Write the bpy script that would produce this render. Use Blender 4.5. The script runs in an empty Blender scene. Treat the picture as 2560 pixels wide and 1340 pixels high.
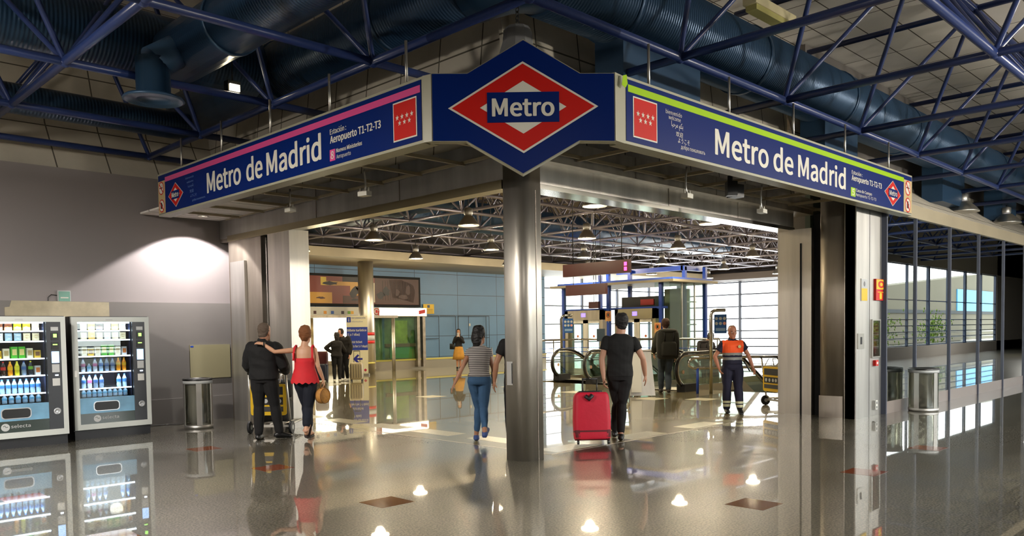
import bpy, math, random
from mathutils import Vector, Matrix
random.seed(7)
PI = math.pi
C = bpy.context.scene.collection
# ------------------------------------------------------------ camera, sky, exposure
def cam_setup():
    cd = bpy.data.cameras.new('camera'); co = bpy.data.objects.new('camera', cd); C.objects.link(co)
    F, PX, PY = 2011.85, 1280.0, 913.0            # focal length and principal point of the 2560 x 1340 frame
    U = Vector((3300 - PX, 797 - PY, F)).normalized(); V = Vector((-727 - PX, 856 - PY, F)).normalized()
    V = (V - U * V.dot(U)).normalized(); W = -U.cross(V) if U.cross(V)[1] > 0 else U.cross(V)
    rows = [U, V, W]
    right = Vector([r[0] for r in rows]); down = Vector([r[1] for r in rows]); fwd = Vector([r[2] for r in rows])
    m = Matrix((right, -down, -fwd)).transposed().to_4x4(); m.translation = (0, 0, 1.6)
    co.matrix_world = m
    cd.sensor_width = 36; cd.lens = F / 2560 * 36
    cd.shift_x = 0; cd.shift_y = (PY - 670) / 2560
    cd.clip_start = .05; cd.clip_end = 300
    bpy.context.scene.camera = co
cam_setup()
sc = bpy.context.scene
sc.view_settings.view_transform = 'Standard'; sc.view_settings.look = 'None'
sc.view_settings.exposure = 0.85; sc.view_settings.gamma = 1
sc.view_settings.use_curve_mapping = False
cy = sc.cycles
cy.max_bounces = 8; cy.diffuse_bounces = 3; cy.glossy_bounces = 3; cy.transmission_bounces = 4; cy.transparent_max_bounces = 14
cy.caustics_reflective = False; cy.caustics_refractive = False; cy.sample_clamp_indirect = 6
cy.use_denoising = True
world = bpy.data.worlds.new('world'); sc.world = world; world.use_nodes = True
wn = world.node_tree; bg = wn.nodes['Background']
bg.inputs['Color'].default_value = (0.97, 0.98, 1.0, 1); bg.inputs['Strength'].default_value = 3.6

def light(name, kind, loc, power, col=(1, .82, .58), size=.3, rot=(0, 0, 0), **kw):
    ld = bpy.data.lights.new(name, kind); ld.energy = power; ld.color = col
    if kind == 'AREA': ld.shape = kw.get('shape', 'DISK'); ld.size = size; ld.size_y = kw.get('size_y', size)
    if kind == 'POINT': ld.shadow_soft_size = size
    if kind == 'SPOT': ld.shadow_soft_size = size; ld.spot_size = kw.get('angle', 2.2); ld.spot_blend = kw.get('blend', .2)
    o = bpy.data.objects.new(name, ld); C.objects.link(o); o.location = loc; o.rotation_euler = rot
    o['kind'] = 'helper'
    if kw.get('portal'): ld.cycles.is_portal = True
    return o
# daylight portals in the window openings (they only steer the sampling of the sky)
light('daylight_portal', 'AREA', (41.9, 19, 2.1), 1, size=18, size_y=4.2, shape='RECTANGLE', rot=(0, PI/2, PI), portal=True).rotation_euler = (PI/2, 0, PI/2)
light('daylight_portal', 'AREA', (36.2, 27.7, 2.1), 1, size=12, size_y=4.2, shape='RECTANGLE', rot=(-PI/2, 0, 0), portal=True)
light('daylight_portal', 'AREA', (32, -2.9, 2.6), 1, size=48, size_y=4.0, shape='RECTANGLE', rot=(PI/2, 0, 0), portal=True)
# ------------------------------------------------------------ materials
def lin(h):
    if isinstance(h, (tuple, list)): return tuple(h) + (1,) if len(h) == 3 else tuple(h)
    h = h.lstrip('#'); v = [int(h[i:i+2], 16) / 255 for i in (0, 2, 4)]
    return tuple((c / 12.92 if c <= .04045 else ((c + .055) / 1.055) ** 2.4) for c in v) + (1,)
def setin(b, k, v):
    if k in b.inputs: b.inputs[k].default_value = v
def mat(name, col, rough=.5, metal=0., emit=0., ecol=None, spec=None, coat=0., alpha=1., bump=None, noise=None, aniso=None):
    m = bpy.data.materials.new(name); m.use_nodes = True; nt = m.node_tree; b = nt.nodes['Principled BSDF']
    c = lin(col); setin(b, 'Base Color', c); setin(b, 'Roughness', rough); setin(b, 'Metallic', metal)
    if emit: setin(b, 'Emission Color', lin(ecol) if ecol else c); setin(b, 'Emission Strength', emit)
    if spec is not None: setin(b, 'Specular IOR Level', spec)
    if coat: setin(b, 'Coat Weight', coat)
    if alpha < 1: setin(b, 'Alpha', alpha)
    if noise or bump:
        tc = nt.nodes.new('ShaderNodeTexCoord'); mp = nt.nodes.new('ShaderNodeMapping'); nt.links.new(tc.outputs['Object'], mp.inputs['Vector'])
    if noise:      # (scale, amount, stretch)
        s, a, st = noise
        mp.inputs['Scale'].default_value = st
        n = nt.nodes.new('ShaderNodeTexNoise'); n.inputs['Scale'].default_value = s; n.inputs['Detail'].default_value = 5
        nt.links.new(mp.outputs[0], n.inputs['Vector'])
        r = nt.nodes.new('ShaderNodeMapRange'); r.inputs['From Min'].default_value = .3; r.inputs['From Max'].default_value = .7
        r.inputs['To Min'].default_value = 1 - a; r.inputs['To Max'].default_value = 1 + a
        nt.links.new(n.outputs['Fac'], r.inputs['Value'])
        mx = nt.nodes.new('ShaderNodeVectorMath'); mx.operation = 'SCALE'; mx.inputs[0].default_value = c[:3]
        nt.links.new(r.outputs[0], mx.inputs['Scale']); nt.links.new(mx.outputs[0], b.inputs['Base Color'])
        r2 = nt.nodes.new('ShaderNodeMapRange'); r2.inputs['To Min'].default_value = max(.02, rough * (1 - a * .8)); r2.inputs['To Max'].default_value = rough * (1 + a * .8)
        nt.links.new(n.outputs['Fac'], r2.inputs['Value']); nt.links.new(r2.outputs[0], b.inputs['Roughness'])
    if bump:       # (scale, strength)
        n = nt.nodes.new('ShaderNodeTexNoise'); n.inputs['Scale'].default_value = bump[0]; n.inputs['Detail'].default_value = 4
        nt.links.new(tc.outputs['Object'], n.inputs['Vector'])
        bp = nt.nodes.new('ShaderNodeBump'); bp.inputs['Strength'].default_value = bump[1]; bp.inputs['Distance'].default_value = .02
        nt.links.new(n.outputs['Fac'], bp.inputs['Height']); nt.links.new(bp.outputs[0], b.inputs['Normal'])
    return m
def glass(name, tint, refl=1.0, base=.06, rough=.0):
    """thin architectural pane: tinted see-through plus a mirror that grows towards grazing angles"""
    m = bpy.data.materials.new(name); m.use_nodes = True; nt = m.node_tree; nt.nodes.remove(nt.nodes['Principled BSDF'])
    out = nt.nodes['Material Output']; tr = nt.nodes.new('ShaderNodeBsdfTransparent'); tr.inputs[0].default_value = lin(tint)
    gl = nt.nodes.new('ShaderNodeBsdfGlossy'); gl.inputs['Roughness'].default_value = rough; gl.inputs['Color'].default_value = (.95, 1, .97, 1)
    fr = nt.nodes.new('ShaderNodeFresnel'); fr.inputs['IOR'].default_value = 1.5
    ma = nt.nodes.new('ShaderNodeMath'); ma.operation = 'MULTIPLY_ADD'; ma.inputs[1].default_value = refl; ma.inputs[2].default_value = base; ma.use_clamp = True
    mx = nt.nodes.new('ShaderNodeMixShader')
    nt.links.new(fr.outputs[0], ma.inputs[0]); nt.links.new(ma.outputs[0], mx.inputs[0])
    nt.links.new(tr.outputs[0], mx.inputs[1]); nt.links.new(gl.outputs[0], mx.inputs[2]); nt.links.new(mx.outputs[0], out.inputs[0])
    return m
def grid_mat(name, col, seam, w, h, rough=.8, joint=.012, axes='XY', metal=0., noise=.12, vary=.06, nscale=1.2, offset=.0, shift=(0, 0), coat=0, speck=None):
    """panels or tiles with joints, in the object's own metres"""
    m = bpy.data.materials.new(name); m.use_nodes = True; nt = m.node_tree; b = nt.nodes['Principled BSDF']; L = nt.links.new
    tc = nt.nodes.new('ShaderNodeTexCoord'); sp = nt.nodes.new('ShaderNodeSeparateXYZ'); L(tc.outputs['Object'], sp.inputs[0])
    cb = nt.nodes.new('ShaderNodeCombineXYZ')
    for i, a in enumerate(axes):
        ad = nt.nodes.new('ShaderNodeMath'); ad.operation = 'ADD'; ad.inputs[1].default_value = shift[i]
        L(sp.outputs[a], ad.inputs[0]); L(ad.outputs[0], cb.inputs[i])
    br = nt.nodes.new('ShaderNodeTexBrick'); L(cb.outputs[0], br.inputs['Vector'])
    br.offset = offset; br.inputs['Scale'].default_value = 1; br.inputs['Brick Width'].default_value = w; br.inputs['Row Height'].default_value = h
    br.inputs['Mortar Size'].default_value = joint; br.inputs['Mortar Smooth'].default_value = .1
    c = lin(col); c2 = tuple(x * (1 - vary) for x in c[:3]) + (1,)
    br.inputs['Color1'].default_value = c; br.inputs['Color2'].default_value = c2; br.inputs['Mortar'].default_value = lin(seam)
    n = nt.nodes.new('ShaderNodeTexNoise'); n.inputs['Scale'].default_value = nscale; n.inputs['Detail'].default_value = 6; L(tc.outputs['Object'], n.inputs['Vector'])
    r = nt.nodes.new('ShaderNodeMapRange'); r.inputs['From Min'].default_value = .3; r.inputs['From Max'].default_value = .7
    r.inputs['To Min'].default_value = 1 - noise; r.inputs['To Max'].default_value = 1 + noise; L(n.outputs['Fac'], r.inputs['Value'])
    v = nt.nodes.new('ShaderNodeVectorMath'); v.operation = 'SCALE'; L(br.outputs['Color'], v.inputs[0]); L(r.outputs[0], v.inputs['Scale'])
    last = v.outputs[0]
    if speck:
        vo = nt.nodes.new('ShaderNodeTexNoise'); vo.inputs['Scale'].default_value = speck[0]; vo.inputs['Detail'].default_value = 2; L(tc.outputs['Object'], vo.inputs['Vector'])
        r3 = nt.nodes.new('ShaderNodeMapRange'); r3.inputs['From Min'].default_value = .38; r3.inputs['From Max'].default_value = .62
        r3.inputs['To Min'].default_value = 1 - speck[1]; r3.inputs['To Max'].default_value = 1 + speck[1]; L(vo.outputs['Fac'], r3.inputs['Value'])
        v2 = nt.nodes.new('ShaderNodeVectorMath'); v2.operation = 'SCALE'; L(last, v2.inputs[0]); L(r3.outputs[0], v2.inputs['Scale']); last = v2.outputs[0]
    L(last, b.inputs['Base Color'])
    rr = nt.nodes.new('ShaderNodeMapRange'); rr.inputs['To Min'].default_value = rough * .75; rr.inputs['To Max'].default_value = rough * 1.25
    L(n.outputs['Fac'], rr.inputs['Value']); L(rr.outputs[0], b.inputs['Roughness'])
    setin(b, 'Metallic', metal)
    if coat: setin(b, 'Coat Weight', coat); setin(b, 'Coat Roughness', .02); setin(b, 'Coat IOR', 1.45)
    return m
M = {}
M['steel'] = mat('brushed_steel', (.66, .62, .55), .42, 1, noise=(3.0, .18, (1.5, 1.5, .12)))
M['steel_grey'] = mat('grey_steel', (.55, .54, .51), .45, 1, noise=(3.0, .15, (1.5, 1.5, .15)))
M['steel_dark'] = mat('dark_steel', (.36, .32, .27), .5, 1, noise=(3.0, .2, (1.5, 1.5, .2)))
M['brass'] = mat('satin_brass_trim', (.48, .42, .27), .3, 1)
M['chrome'] = mat('polished_tube', (.62, .60, .54), .16, 1)
M['truss'] = mat('blue_painted_steel', '#27386a', .3)
M['truss_in'] = mat('grey_blue_painted_steel', (.30, .28, .33), .3, .6)
M['duct'] = mat('blue_duct_sheet', '#2c4a68', .38, .3)
M['black'] = mat('black_plastic', '#101010', .4)
M['blackm'] = mat('matt_black', '#0b0b0c', .8)
M['rubber'] = mat('dark_rubber', '#17171a', .55)
M['white'] = mat('white_paint', '#d8d8d2', .4)
M['offwhite'] = mat('offwhite_plastic', '#cfccc0', .45)
M['sign_blue'] = mat('deep_blue_enamel', (.0, .014, .13), .4, spec=.12)
M['sign_white'] = mat('white_lettering', '#dcd9cc', .35)
M['sign_red'] = mat('red_sign_paint', '#c4180f', .45, spec=.2)
M['sign_frame'] = mat('pale_grey_frame', '#a3a18c', .45)
M['pink'] = mat('pink_line', '#d94f8e', .3)
M['lime'] = mat('lime_line', '#a0cc10', .3)
M['tan'] = mat('tan_panel', '#c0a878', .5)
M['thin_blue'] = mat('faint_blue_lettering', '#5f7fb8', .4)
M['red'] = mat('red_plastic', '#c81e18', .4)
M['yellow'] = mat('yellow_plastic', '#e0b81e', .4)
M['cream'] = mat('cream_panel', '#d9cfa6', .5)
M['blue'] = mat('blue_paint', '#1f48b0', .35)
M['grey'] = mat('mid_grey', '#77787a', .5)
M['lgrey'] = mat('light_grey', '#b5b8b8', .45)
M['green'] = mat('green_plastic', '#2f9a4a', .45)
M['glass_window'] = glass('window_wall_pane', '#fbfdfc', .25, .0)
M['glass'] = glass('clear_pane', '#f6faf8', .9, .02)
M['glass_green'] = glass('green_pane', '#eff8f2', .7, .02)
M['glass_mirror'] = glass('reflective_facade_pane', '#7d988b', 1.1, .6)
# ------------------------------------------------------------ mesh helpers
class MB:
    def __init__(s): s.v = []; s.f = []; s.m = []; s.sm = []
    def add(s, vs, fs, mi=0, smooth=False):
        k = len(s.v); s.v += [tuple(x) for x in vs]; s.f += [tuple(i + k for i in f) for f in fs]
        s.m += [mi] * len(fs); s.sm += [smooth] * len(fs); return s
    def box(s, x0, x1, y0, y1, z0, z1, mi=0, bev=0):
        if bev:
            return s.rbox(x0, x1, y0, y1, z0, z1, bev, mi)
        v = [(x, y, z) for z in (z0, z1) for y in (y0, y1) for x in (x0, x1)]
        return s.add(v, [(0, 2, 3, 1), (4, 5, 7, 6), (0, 1, 5, 4), (2, 6, 7, 3), (0, 4, 6, 2), (1, 3, 7, 5)], mi)
    def rbox(s, x0, x1, y0, y1, z0, z1, r, mi=0, seg=3):
        """box with rounded vertical edges and chamfered top and bottom"""
        def ring(ins, z):
            o = []
            rr = max(r - ins, .0005)
            for cx, cy, a0 in ((x1 - r, y1 - r, 0), (x0 + r, y1 - r, PI/2), (x0 + r, y0 + r, PI), (x1 - r, y0 + r, 1.5*PI)):
                for i in range(seg + 1):
                    a = a0 + PI/2 * i / seg; o.append((cx + rr * math.cos(a), cy + rr * math.sin(a), z))
            return o
        q = min(r, (z1 - z0) / 2) * .5
        s.rings([ring(q, z0), ring(0, z0 + q), ring(0, z1 - q), ring(q, z1)], mi, True); return s
    def rings(s, rs, mi=0, smooth=True, cap=True, closed=True):
        n = len(rs[0]); v = [p for r in rs for p in r]; f = []
        for a in range(len(rs) - 1):
            for i in range(n if closed else n - 1):
                j = (i + 1) % n; f.append((a*n + i, a*n + j, (a+1)*n + j, (a+1)*n + i))
        s.add(v, f, mi, smooth)
        if cap:
            k = len(s.v) - len(v)
            s.f.append(tuple(range(k + n - 1, k - 1, -1))); s.f.append(tuple(k + (len(rs)-1)*n + i for i in range(n))); s.m += [mi, mi]; s.sm += [False, False]
        return s
    def tube(s, a, b, r, mi=0, n=8, r2=None, cap=True):
        a = Vector(a); b = Vector(b); d = (b - a)
        if d.length < 1e-6: return s
        d.normalize(); u = d.orthogonal().normalized(); w = d.cross(u); r2 = r if r2 is None else r2
        ra = [a + (u * math.cos(2*PI*i/n) + w * math.sin(2*PI*i/n)) * r for i in range(n)]
        rb = [b + (u * math.cos(2*PI*i/n) + w * math.sin(2*PI*i/n)) * r2 for i in range(n)]
        return s.rings([ra, rb], mi, True, cap)
    def path(s, pts, r, mi=0, n=8, closed=False, ry=None, up=(0, 0, 1)):
        """sweep along points; r is a number or list; ry gives an oval"""
        P = [Vector(p) for p in pts]; R = r if isinstance(r, (list, tuple)) else [r] * len(P)
        RY = R if ry is None else (ry if isinstance(ry, (list, tuple)) else [ry] * len(P))
        rs = []; up = Vector(up); prev = None
        for i, p in enumerate(P):
            if closed: d = P[(i+1) % len(P)] - P[i-1]
            else: d = (P[min(i+1, len(P)-1)] - P[max(i-1, 0)])
            d.normalize()
            if prev is None:
                u = up.cross(d)
                if u.length < 1e-3: u = d.orthogonal()
            else: u = prev - d * prev.dot(d)
            u.normalize(); prev = u.copy(); w = d.cross(u)
            rs.append([p + u * math.cos(2*PI*k/n) * R[i] + w * math.sin(2*PI*k/n) * RY[i] for k in range(n)])
        if closed: rs.append(rs[0]); return s.rings(rs, mi, True, False)
        return s.rings(rs, mi, True, True)
    def lathe(s, prof, c=(0, 0, 0), n=20, mi=0, cap=True, smooth=True):
        return s.rings([[(c[0] + r * math.cos(2*PI*i/n), c[1] + r * math.sin(2*PI*i/n), c[2] + z) for i in range(n)] for r, z in prof], mi, smooth, cap)
    def ell(s, c, r, mi=0, n=14, m=8):
        rs = []
        for j in range(m + 1):
            a = -PI/2 + PI * j / m; a = max(min(a, PI/2 - .05), -PI/2 + .05)
            rs.append([(c[0] + r[0]*math.cos(a)*math.cos(2*PI*i/n), c[1] + r[1]*math.cos(a)*math.sin(2*PI*i/n), c[2] + r[2]*math.sin(a)) for i in range(n)])
        return s.rings(rs, mi, True, True)
    def prism(s, poly, z0, z1, mi=0, plane='XY'):
        """extrude a 2D polygon"""
        def P(p, z): return {'XY': (p[0], p[1], z), 'XZ': (p[0], z, p[1]), 'YZ': (z, p[0], p[1])}[plane]
        n = len(poly); v = [P(p, z0) for p in poly] + [P(p, z1) for p in poly]
        f = [tuple(range(n-1, -1, -1)), tuple(range(n, 2*n))] + [(i, (i+1) % n, n + (i+1) % n, n + i) for i in range(n)]
        return s.add(v, f, mi)
    def xf(s, m):
        s.v = [tuple(m @ Vector(p)) for p in s.v]; return s
    def mesh(s, name, mats):
        me = bpy.data.meshes.new(name); me.from_pydata(s.v, [], s.f)
        for m in (mats if isinstance(mats, (list, tuple)) else [mats]): me.materials.append(M[m] if isinstance(m, str) else m)
        me.polygons.foreach_set('material_index', s.m); me.polygons.foreach_set('use_smooth', s.sm); me.update()
        return me
    def build(s, name, mats, parent=None, loc=None, fixn=True):
        me = s.mesh(name, mats)
        if fixn:
            import bmesh
            bm = bmesh.new(); bm.from_mesh(me); bmesh.ops.recalc_face_normals(bm, faces=bm.faces); bm.to_mesh(me); bm.free()
        return link(name, me, parent, loc)
def link(name, me, parent=None, loc=None):
    o = bpy.data.objects.new(name, me); C.objects.link(o)
    if parent is not None: o.parent = parent
    if loc is not None: o.location = loc
    return o
def tag(o, label=None, cat=None, group=None, kind=None):
    if label: o['label'] = label
    if cat: o['category'] = cat
    if group: o['group'] = group
    if kind: o['kind'] = kind
    return o
def thing(name, label, cat, loc=(0, 0, 0), rz=0, group=None, mw=None):
    o = bpy.data.objects.new(name, None); C.objects.link(o); o.empty_display_size = .1
    if mw is not None: o.matrix_world = mw
    else: o.location = loc; o.rotation_euler = (0, 0, rz)
    return tag(o, label, cat, group)
def struct(o): o['kind'] = 'structure'; return o
def copy_tree(o, parent=None):
    c = o.copy(); C.objects.link(c)
    c.parent = parent
    for ch in list(o.children): copy_tree(ch, c)
    return c
def frame(o, x, up=(0, 0, 1)):
    """matrix of a face: local x to the viewer's right, y up, z out of the face"""
    x = Vector(x).normalized(); y = Vector(up).normalized(); z = x.cross(y)
    m = Matrix((x, y, z)).transposed().to_4x4(); m.translation = o; return m
try: FONT = bpy.data.fonts.load(bpy.utils.resource_path('LOCAL') + '/datafiles/fonts/Noto Sans CJK Regular.woff2')   # a typeface that ships inside Blender
except Exception: FONT = None
_dg = bpy.context.evaluated_depsgraph_get
def text_mesh(s, ext=.002, off=0.0, res=2, space=1.0):
    cu = bpy.data.curves.new('lettering', 'FONT'); cu.body = s; cu.size = 1
    if FONT and not any('\u0600' <= ch <= '\u06ff' or '\ufe70' <= ch <= '\ufeff' for ch in s): cu.font = FONT
    cu.offset = off; cu.resolution_u = res; cu.space_character = space
    o = bpy.data.objects.new('lettering', cu); C.objects.link(o); dg = _dg(); dg.update()
    me = bpy.data.meshes.new_from_object(o.evaluated_get(dg)); bpy.data.objects.remove(o); bpy.data.curves.remove(cu)
    return me
_H = {}
def lettering(s, x, y, cap, m, parent, w=None, bold=0, off=0.0, z=.004, name='lettering', space=1.0, thick=.002, cjk=False):
    """text in the parent's XY plane: baseline start x, y; capital height; optional overall width"""
    me = text_mesh(s, off=off, space=space, res=6 if cap > .1 else 2)
    if not len(me.vertices): return None
    if 'h' not in _H:
        hm = text_mesh('H'); ys = [v.co.y for v in hm.vertices]; _H['h'] = max(ys) - min(ys)
    xs = [v.co.x for v in me.vertices]; x0, x1 = min(xs), max(xs); sy = cap / _H['h']; sx = sy if w is None else w / (x1 - x0)
    for v in me.vertices: v.co = (x + (v.co.x - x0) * sx, y + v.co.y * sy, z)
    if bold:
        import bmesh
        bm = bmesh.new(); bm.from_mesh(me); base = list(bm.verts) + list(bm.edges) + list(bm.faces)
        for i, (dx, dy) in enumerate(((bold * .75, 0), (-bold * .75, 0), (bold * .5, bold * .4), (-bold * .5, bold * .4), (bold * .5, -bold * .4), (-bold * .5, -bold * .4))):
            d = bmesh.ops.duplicate(bm, geom=base)['geom']
            bmesh.ops.translate(bm, verts=[g for g in d if isinstance(g, bmesh.types.BMVert)], vec=(dx, dy, .0003 * (i + 1)))
        bm.to_mesh(me); bm.free()
    me.materials.clear(); me.materials.append(M[m] if isinstance(m, str) else m)
    for p in me.polygons: p.material_index = 0
    o = link(name, me, parent); return o
# ------------------------------------------------------------ floor
M['floor_out'] = grid_mat('dark_terrazzo', (.105, .097, .072), (.035, .032, .024), .376, .376, .33, .0022, noise=.2, vary=.12, nscale=.9, shift=(.09, .062), speck=(55, .75), coat=1.)
M['floor_in'] = grid_mat('warm_granite', (.19, .15, .065), (.11, .09, .045), 1.13, 1.13, .33, .003, noise=.16, vary=.05, nscale=.5, speck=(60, .15), coat=1.)
def floor_slab(name, rects, m):
    b = MB()
    for x0, x1, y0, y1 in rects: b.box(x0, x1, y0, y1, -.3, 0)
    o = b.build(name, m); struct(o); return o
floor_slab('floor', [(-5, 7.6, -3.2, 15.4), (7.6, 62, -3.2, 6.95)], 'floor_out')
WELL = (18.2, 41.2, 8.6, 17.2)      # escalator well
floor_slab('floor', [(7.6, 18.2, 6.95, 28), (18.2, 42.3, 17.2, 28), (18.2, 42.3, 6.95, 8.6), (41.2, 42.3, 8.6, 13.1), (22.3, 42.3, 13.1, 17.2)], 'floor_in')
b = MB().box(18.2, 41.2, 8.6, 17.2, -4.2, -4.0); struct(b.build('floor', 'floor_in'))
M['well'] = mat('well_side_panels', '#6d675c', .45, .3)
b = MB().box(41.2, 41.35, 8.6, 17.2, -4, -.31).box(18.2, 41.2, 8.45, 8.6, -4, -.31).box(18.2, 41.2, 17.2, 17.35, -4, -.31).box(18.05, 18.2, 8.6, 17.2, -4, -.31)
struct(b.build('wall_well', 'well'))
# coloured inlays laid flush in the terrazzo
M['inlay_brown'] = mat('brown_floor_tile', (.13, .055, .02), .06, noise=(40, .25, (1, 1, 1)))
M['inlay_red'] = mat('brick_red_floor_tile', (.15, .045, .022), .06, noise=(40, .25, (1, 1, 1)))
M['inlay_pale'] = mat('pale_floor_tile', (.62, .58, .44), .25, noise=(40, .1, (1, 1, 1)))
def inlay(x, y, sx, sy, m, lab):
    o = MB().box(-sx/2, sx/2, -sy/2, sy/2, -.01, .0012).build('floor_inlay', m, None, (x, y, 0)); struct(o)
for x, y, m in ((4.716, 8.82, 'inlay_red'), (4.471, 6.19, 'inlay_brown'), (4.876, 11.07, 'inlay_red'), (2.165, 9.11, 'inlay_red'),
                (6.637, 3.585, 'inlay_brown'), (8.879, 3.486, 'inlay_red'), (11.138, 3.557, 'inlay_red'), (2.2, 6.8, 'inlay_brown')):
    inlay(x, y, .376, .376, m, '')
for y in (8.54, 9.87, 11.2, 12.53, 13.86, 15.2): inlay(8.15, y, .38, .92, 'inlay_pale', '')
for x in (8.25, 9.85, 11.5): inlay(x, 7.2, .92, .38, 'inlay_pale', '')
for x, y in ((15.73, 9.76), (15.2, 10.75), (15.7, 13.5), (16.2, 16.2), (12.6, 15.5)): inlay(x, y, .55, .55, 'inlay_pale', '')
struct(MB().box(7.585, 7.615, 6.95, 15.4, -.01, .0015).box(7.6, 14, 6.935, 6.965, -.01, .0015).build('trim_1', 'steel_dark'))
# ------------------------------------------------------------ ceilings and upper panels
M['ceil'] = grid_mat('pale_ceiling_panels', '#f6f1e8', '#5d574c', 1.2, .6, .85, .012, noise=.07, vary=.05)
M['slopeX'] = grid_mat('beige_sloping_panels', '#ddd5c4', '#655f52', .85, 1.05, .85, .012, axes='XZ', noise=.12, vary=.1)
M['slopeY'] = grid_mat('beige_sloping_panels_left', '#ddd5c4', '#655f52', .85, 1.05, .85, .012, axes='YZ', noise=.12, vary=.1)
struct(MB().box(-5, 62, -3.2, 16.3, 6.98, 7.1).build('ceiling', 'ceil'))
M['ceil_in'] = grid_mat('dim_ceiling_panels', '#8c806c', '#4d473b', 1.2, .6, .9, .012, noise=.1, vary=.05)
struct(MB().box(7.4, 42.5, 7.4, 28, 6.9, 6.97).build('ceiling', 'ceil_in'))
def strip(pts, a0, a1, axis, th=.06):
    """surface swept along an axis through profile points (offset, z), with thickness"""
    b = MB(); n = len(pts)
    for i in range(n - 1):
        (p, z), (q, w) = pts[i], pts[i+1]
        if axis == 'X': v = [(a, c, d) for a in (a0, a1) for c, d in ((p, z), (q, w), (q + th, w), (p + th, z))]
        else: v = [(c, a, d) for a in (a0, a1) for c, d in ((p, z), (q, w), (q + th, w), (p + th, z))]
        b.add(v, [(0, 1, 2, 3), (7, 6, 5, 4), (0, 4, 5, 1), (1, 5, 6, 2), (2, 6, 7, 3), (3, 7, 4, 0)])
    return b
struct(strip([(7.02, 3.9), (7.12, 4.9), (7.35, 6.98)], 7.05, 14.6, 'X').build('wall_fascia', 'slopeX'))
struct(strip([(7.02, 3.9), (7.12, 4.9), (7.35, 6.98)], 7.05, 16.3, 'Y').build('wall_fascia', 'slopeY'))
struct(strip([(5.58, 3.84), (6.9, 4.75), (7.5, 6.98)], 14.6, 62, 'X').build('wall_fascia', 'slopeX'))
struct(strip([(14.98, 4.43), (15.6, 5.3), (16.2, 6.98)], -5, 7.3, 'X').build('wall_fascia', 'slopeX'))
# a few missing panels, seen as black openings
b = MB()
for y0, y1, z0, z1 in ((8.8, 9.35, 4.62, 5.1),): b.add([(7.06, y0, z0), (7.06, y1, z0), (7.1, y1 + .05, z1), (7.1, y0 + .05, z1)], [(0, 1, 2, 3)])
b.xf(Matrix.Translation((-.02, 0, 0))); struct(b.build('trim_2', 'blackm', fixn=False))
# ------------------------------------------------------------ walls of the front hall
M['wall_l'] = mat('grey_lilac_plaster', '#8f8888', .55, noise=(.8, .05, (1, 1, 1)))
M['wall_low'] = mat('grey_lower_board', '#7c7875', .6, noise=(1.2, .06, (1, 1, 1)))
struct(MB().box(-5, 7.46, 14.9, 15.2, 0, 4.43).build('wall_left', 'wall_l'))
struct(MB().box(-1, 7.52, 14.8, 14.9, .45, 2.2).build('trim_3', 'wall_low'))
struct(MB().box(-1, 7.53, 14.77, 14.9, 0, .45).build('trim_4', 'wall_low'))
M['patch'] = mat('unpainted_plaster_band', '#b3a98f', .7, noise=(6, .14, (1, 1, 1)))
b = MB()
b.prism([(3.35, 1.9), (4.92, 1.9), (4.92, 2.19), (3.45, 2.2), (3.42, 2.1), (3.35, 2.09)], 14.785, 14.81, 0, 'XZ'); struct(b.build('trim_5', 'patch'))
M['wall_b'] = mat('grey_back_wall', '#7b7672', .7)
struct(MB().box(-5.2, -5, -3.2, 15.2, 0, 7).build('wall_back', 'wall_b'))
struct(MB().box(-5, 8, -3.2, -3, 0, 7).box(8, 62, -3.2, -3, 4.55, 7).box(8, 62, -3.2, -3, 0, .55).box(56, 62, -3.2, -3, 0, 7).build('wall_right', 'wall_b'))
struct(MB().box(50.5, 62, 5.5, 5.7, 0, 4).build('wall_right', 'wall_b'))
struct(MB().box(62, 62.2, -3.2, 7.5, 0, 7).build('wall_end', 'wall_b'))
# window band of the front hall, seen mirrored in the glass wall
M['post'] = mat('dark_blue_window_post', '#1d2b45', .4)
def window_wall(n, X0, X1, Y, z0, z1, vstep, zs, vth=.05, axis='X', thick=.12, m='post', heavy=0, hth=.03):
    fr = MB(); gl = MB()
    k = int(round((X1 - X0) / vstep))
    for i in range(k + 1):
        x = X0 + (X1 - X0) * i / k; t = vth if not heavy or i % heavy else vth * 3
        fr.box(x - t/2, x + t/2, Y - thick/2, Y + thick/2, z0, z1)
    for z in zs: fr.box(X0, X1, Y - thick/2*.7, Y + thick/2*.7, z - hth/2, z + hth/2)
    gl.box(X0, X1, Y - .006, Y + .006, z0, z1)
    if axis == 'Y':
        sw = Matrix(((0, 1, 0, 0), (1, 0, 0, 0), (0, 0, 1, 0), (0, 0, 0, 1))); fr.xf(sw); gl.xf(sw)
    o = fr.build('window_%d' % n, m); struct(o); g = gl.build('pane', 'glass_window', o); return o
window_wall(1, 8, 56, -3.1, .55, 4.55, 3.0, (.58, .95, 1.25, 1.55, 1.85, 2.8, 4.5), .07, heavy=2, hth=.04)
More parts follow.
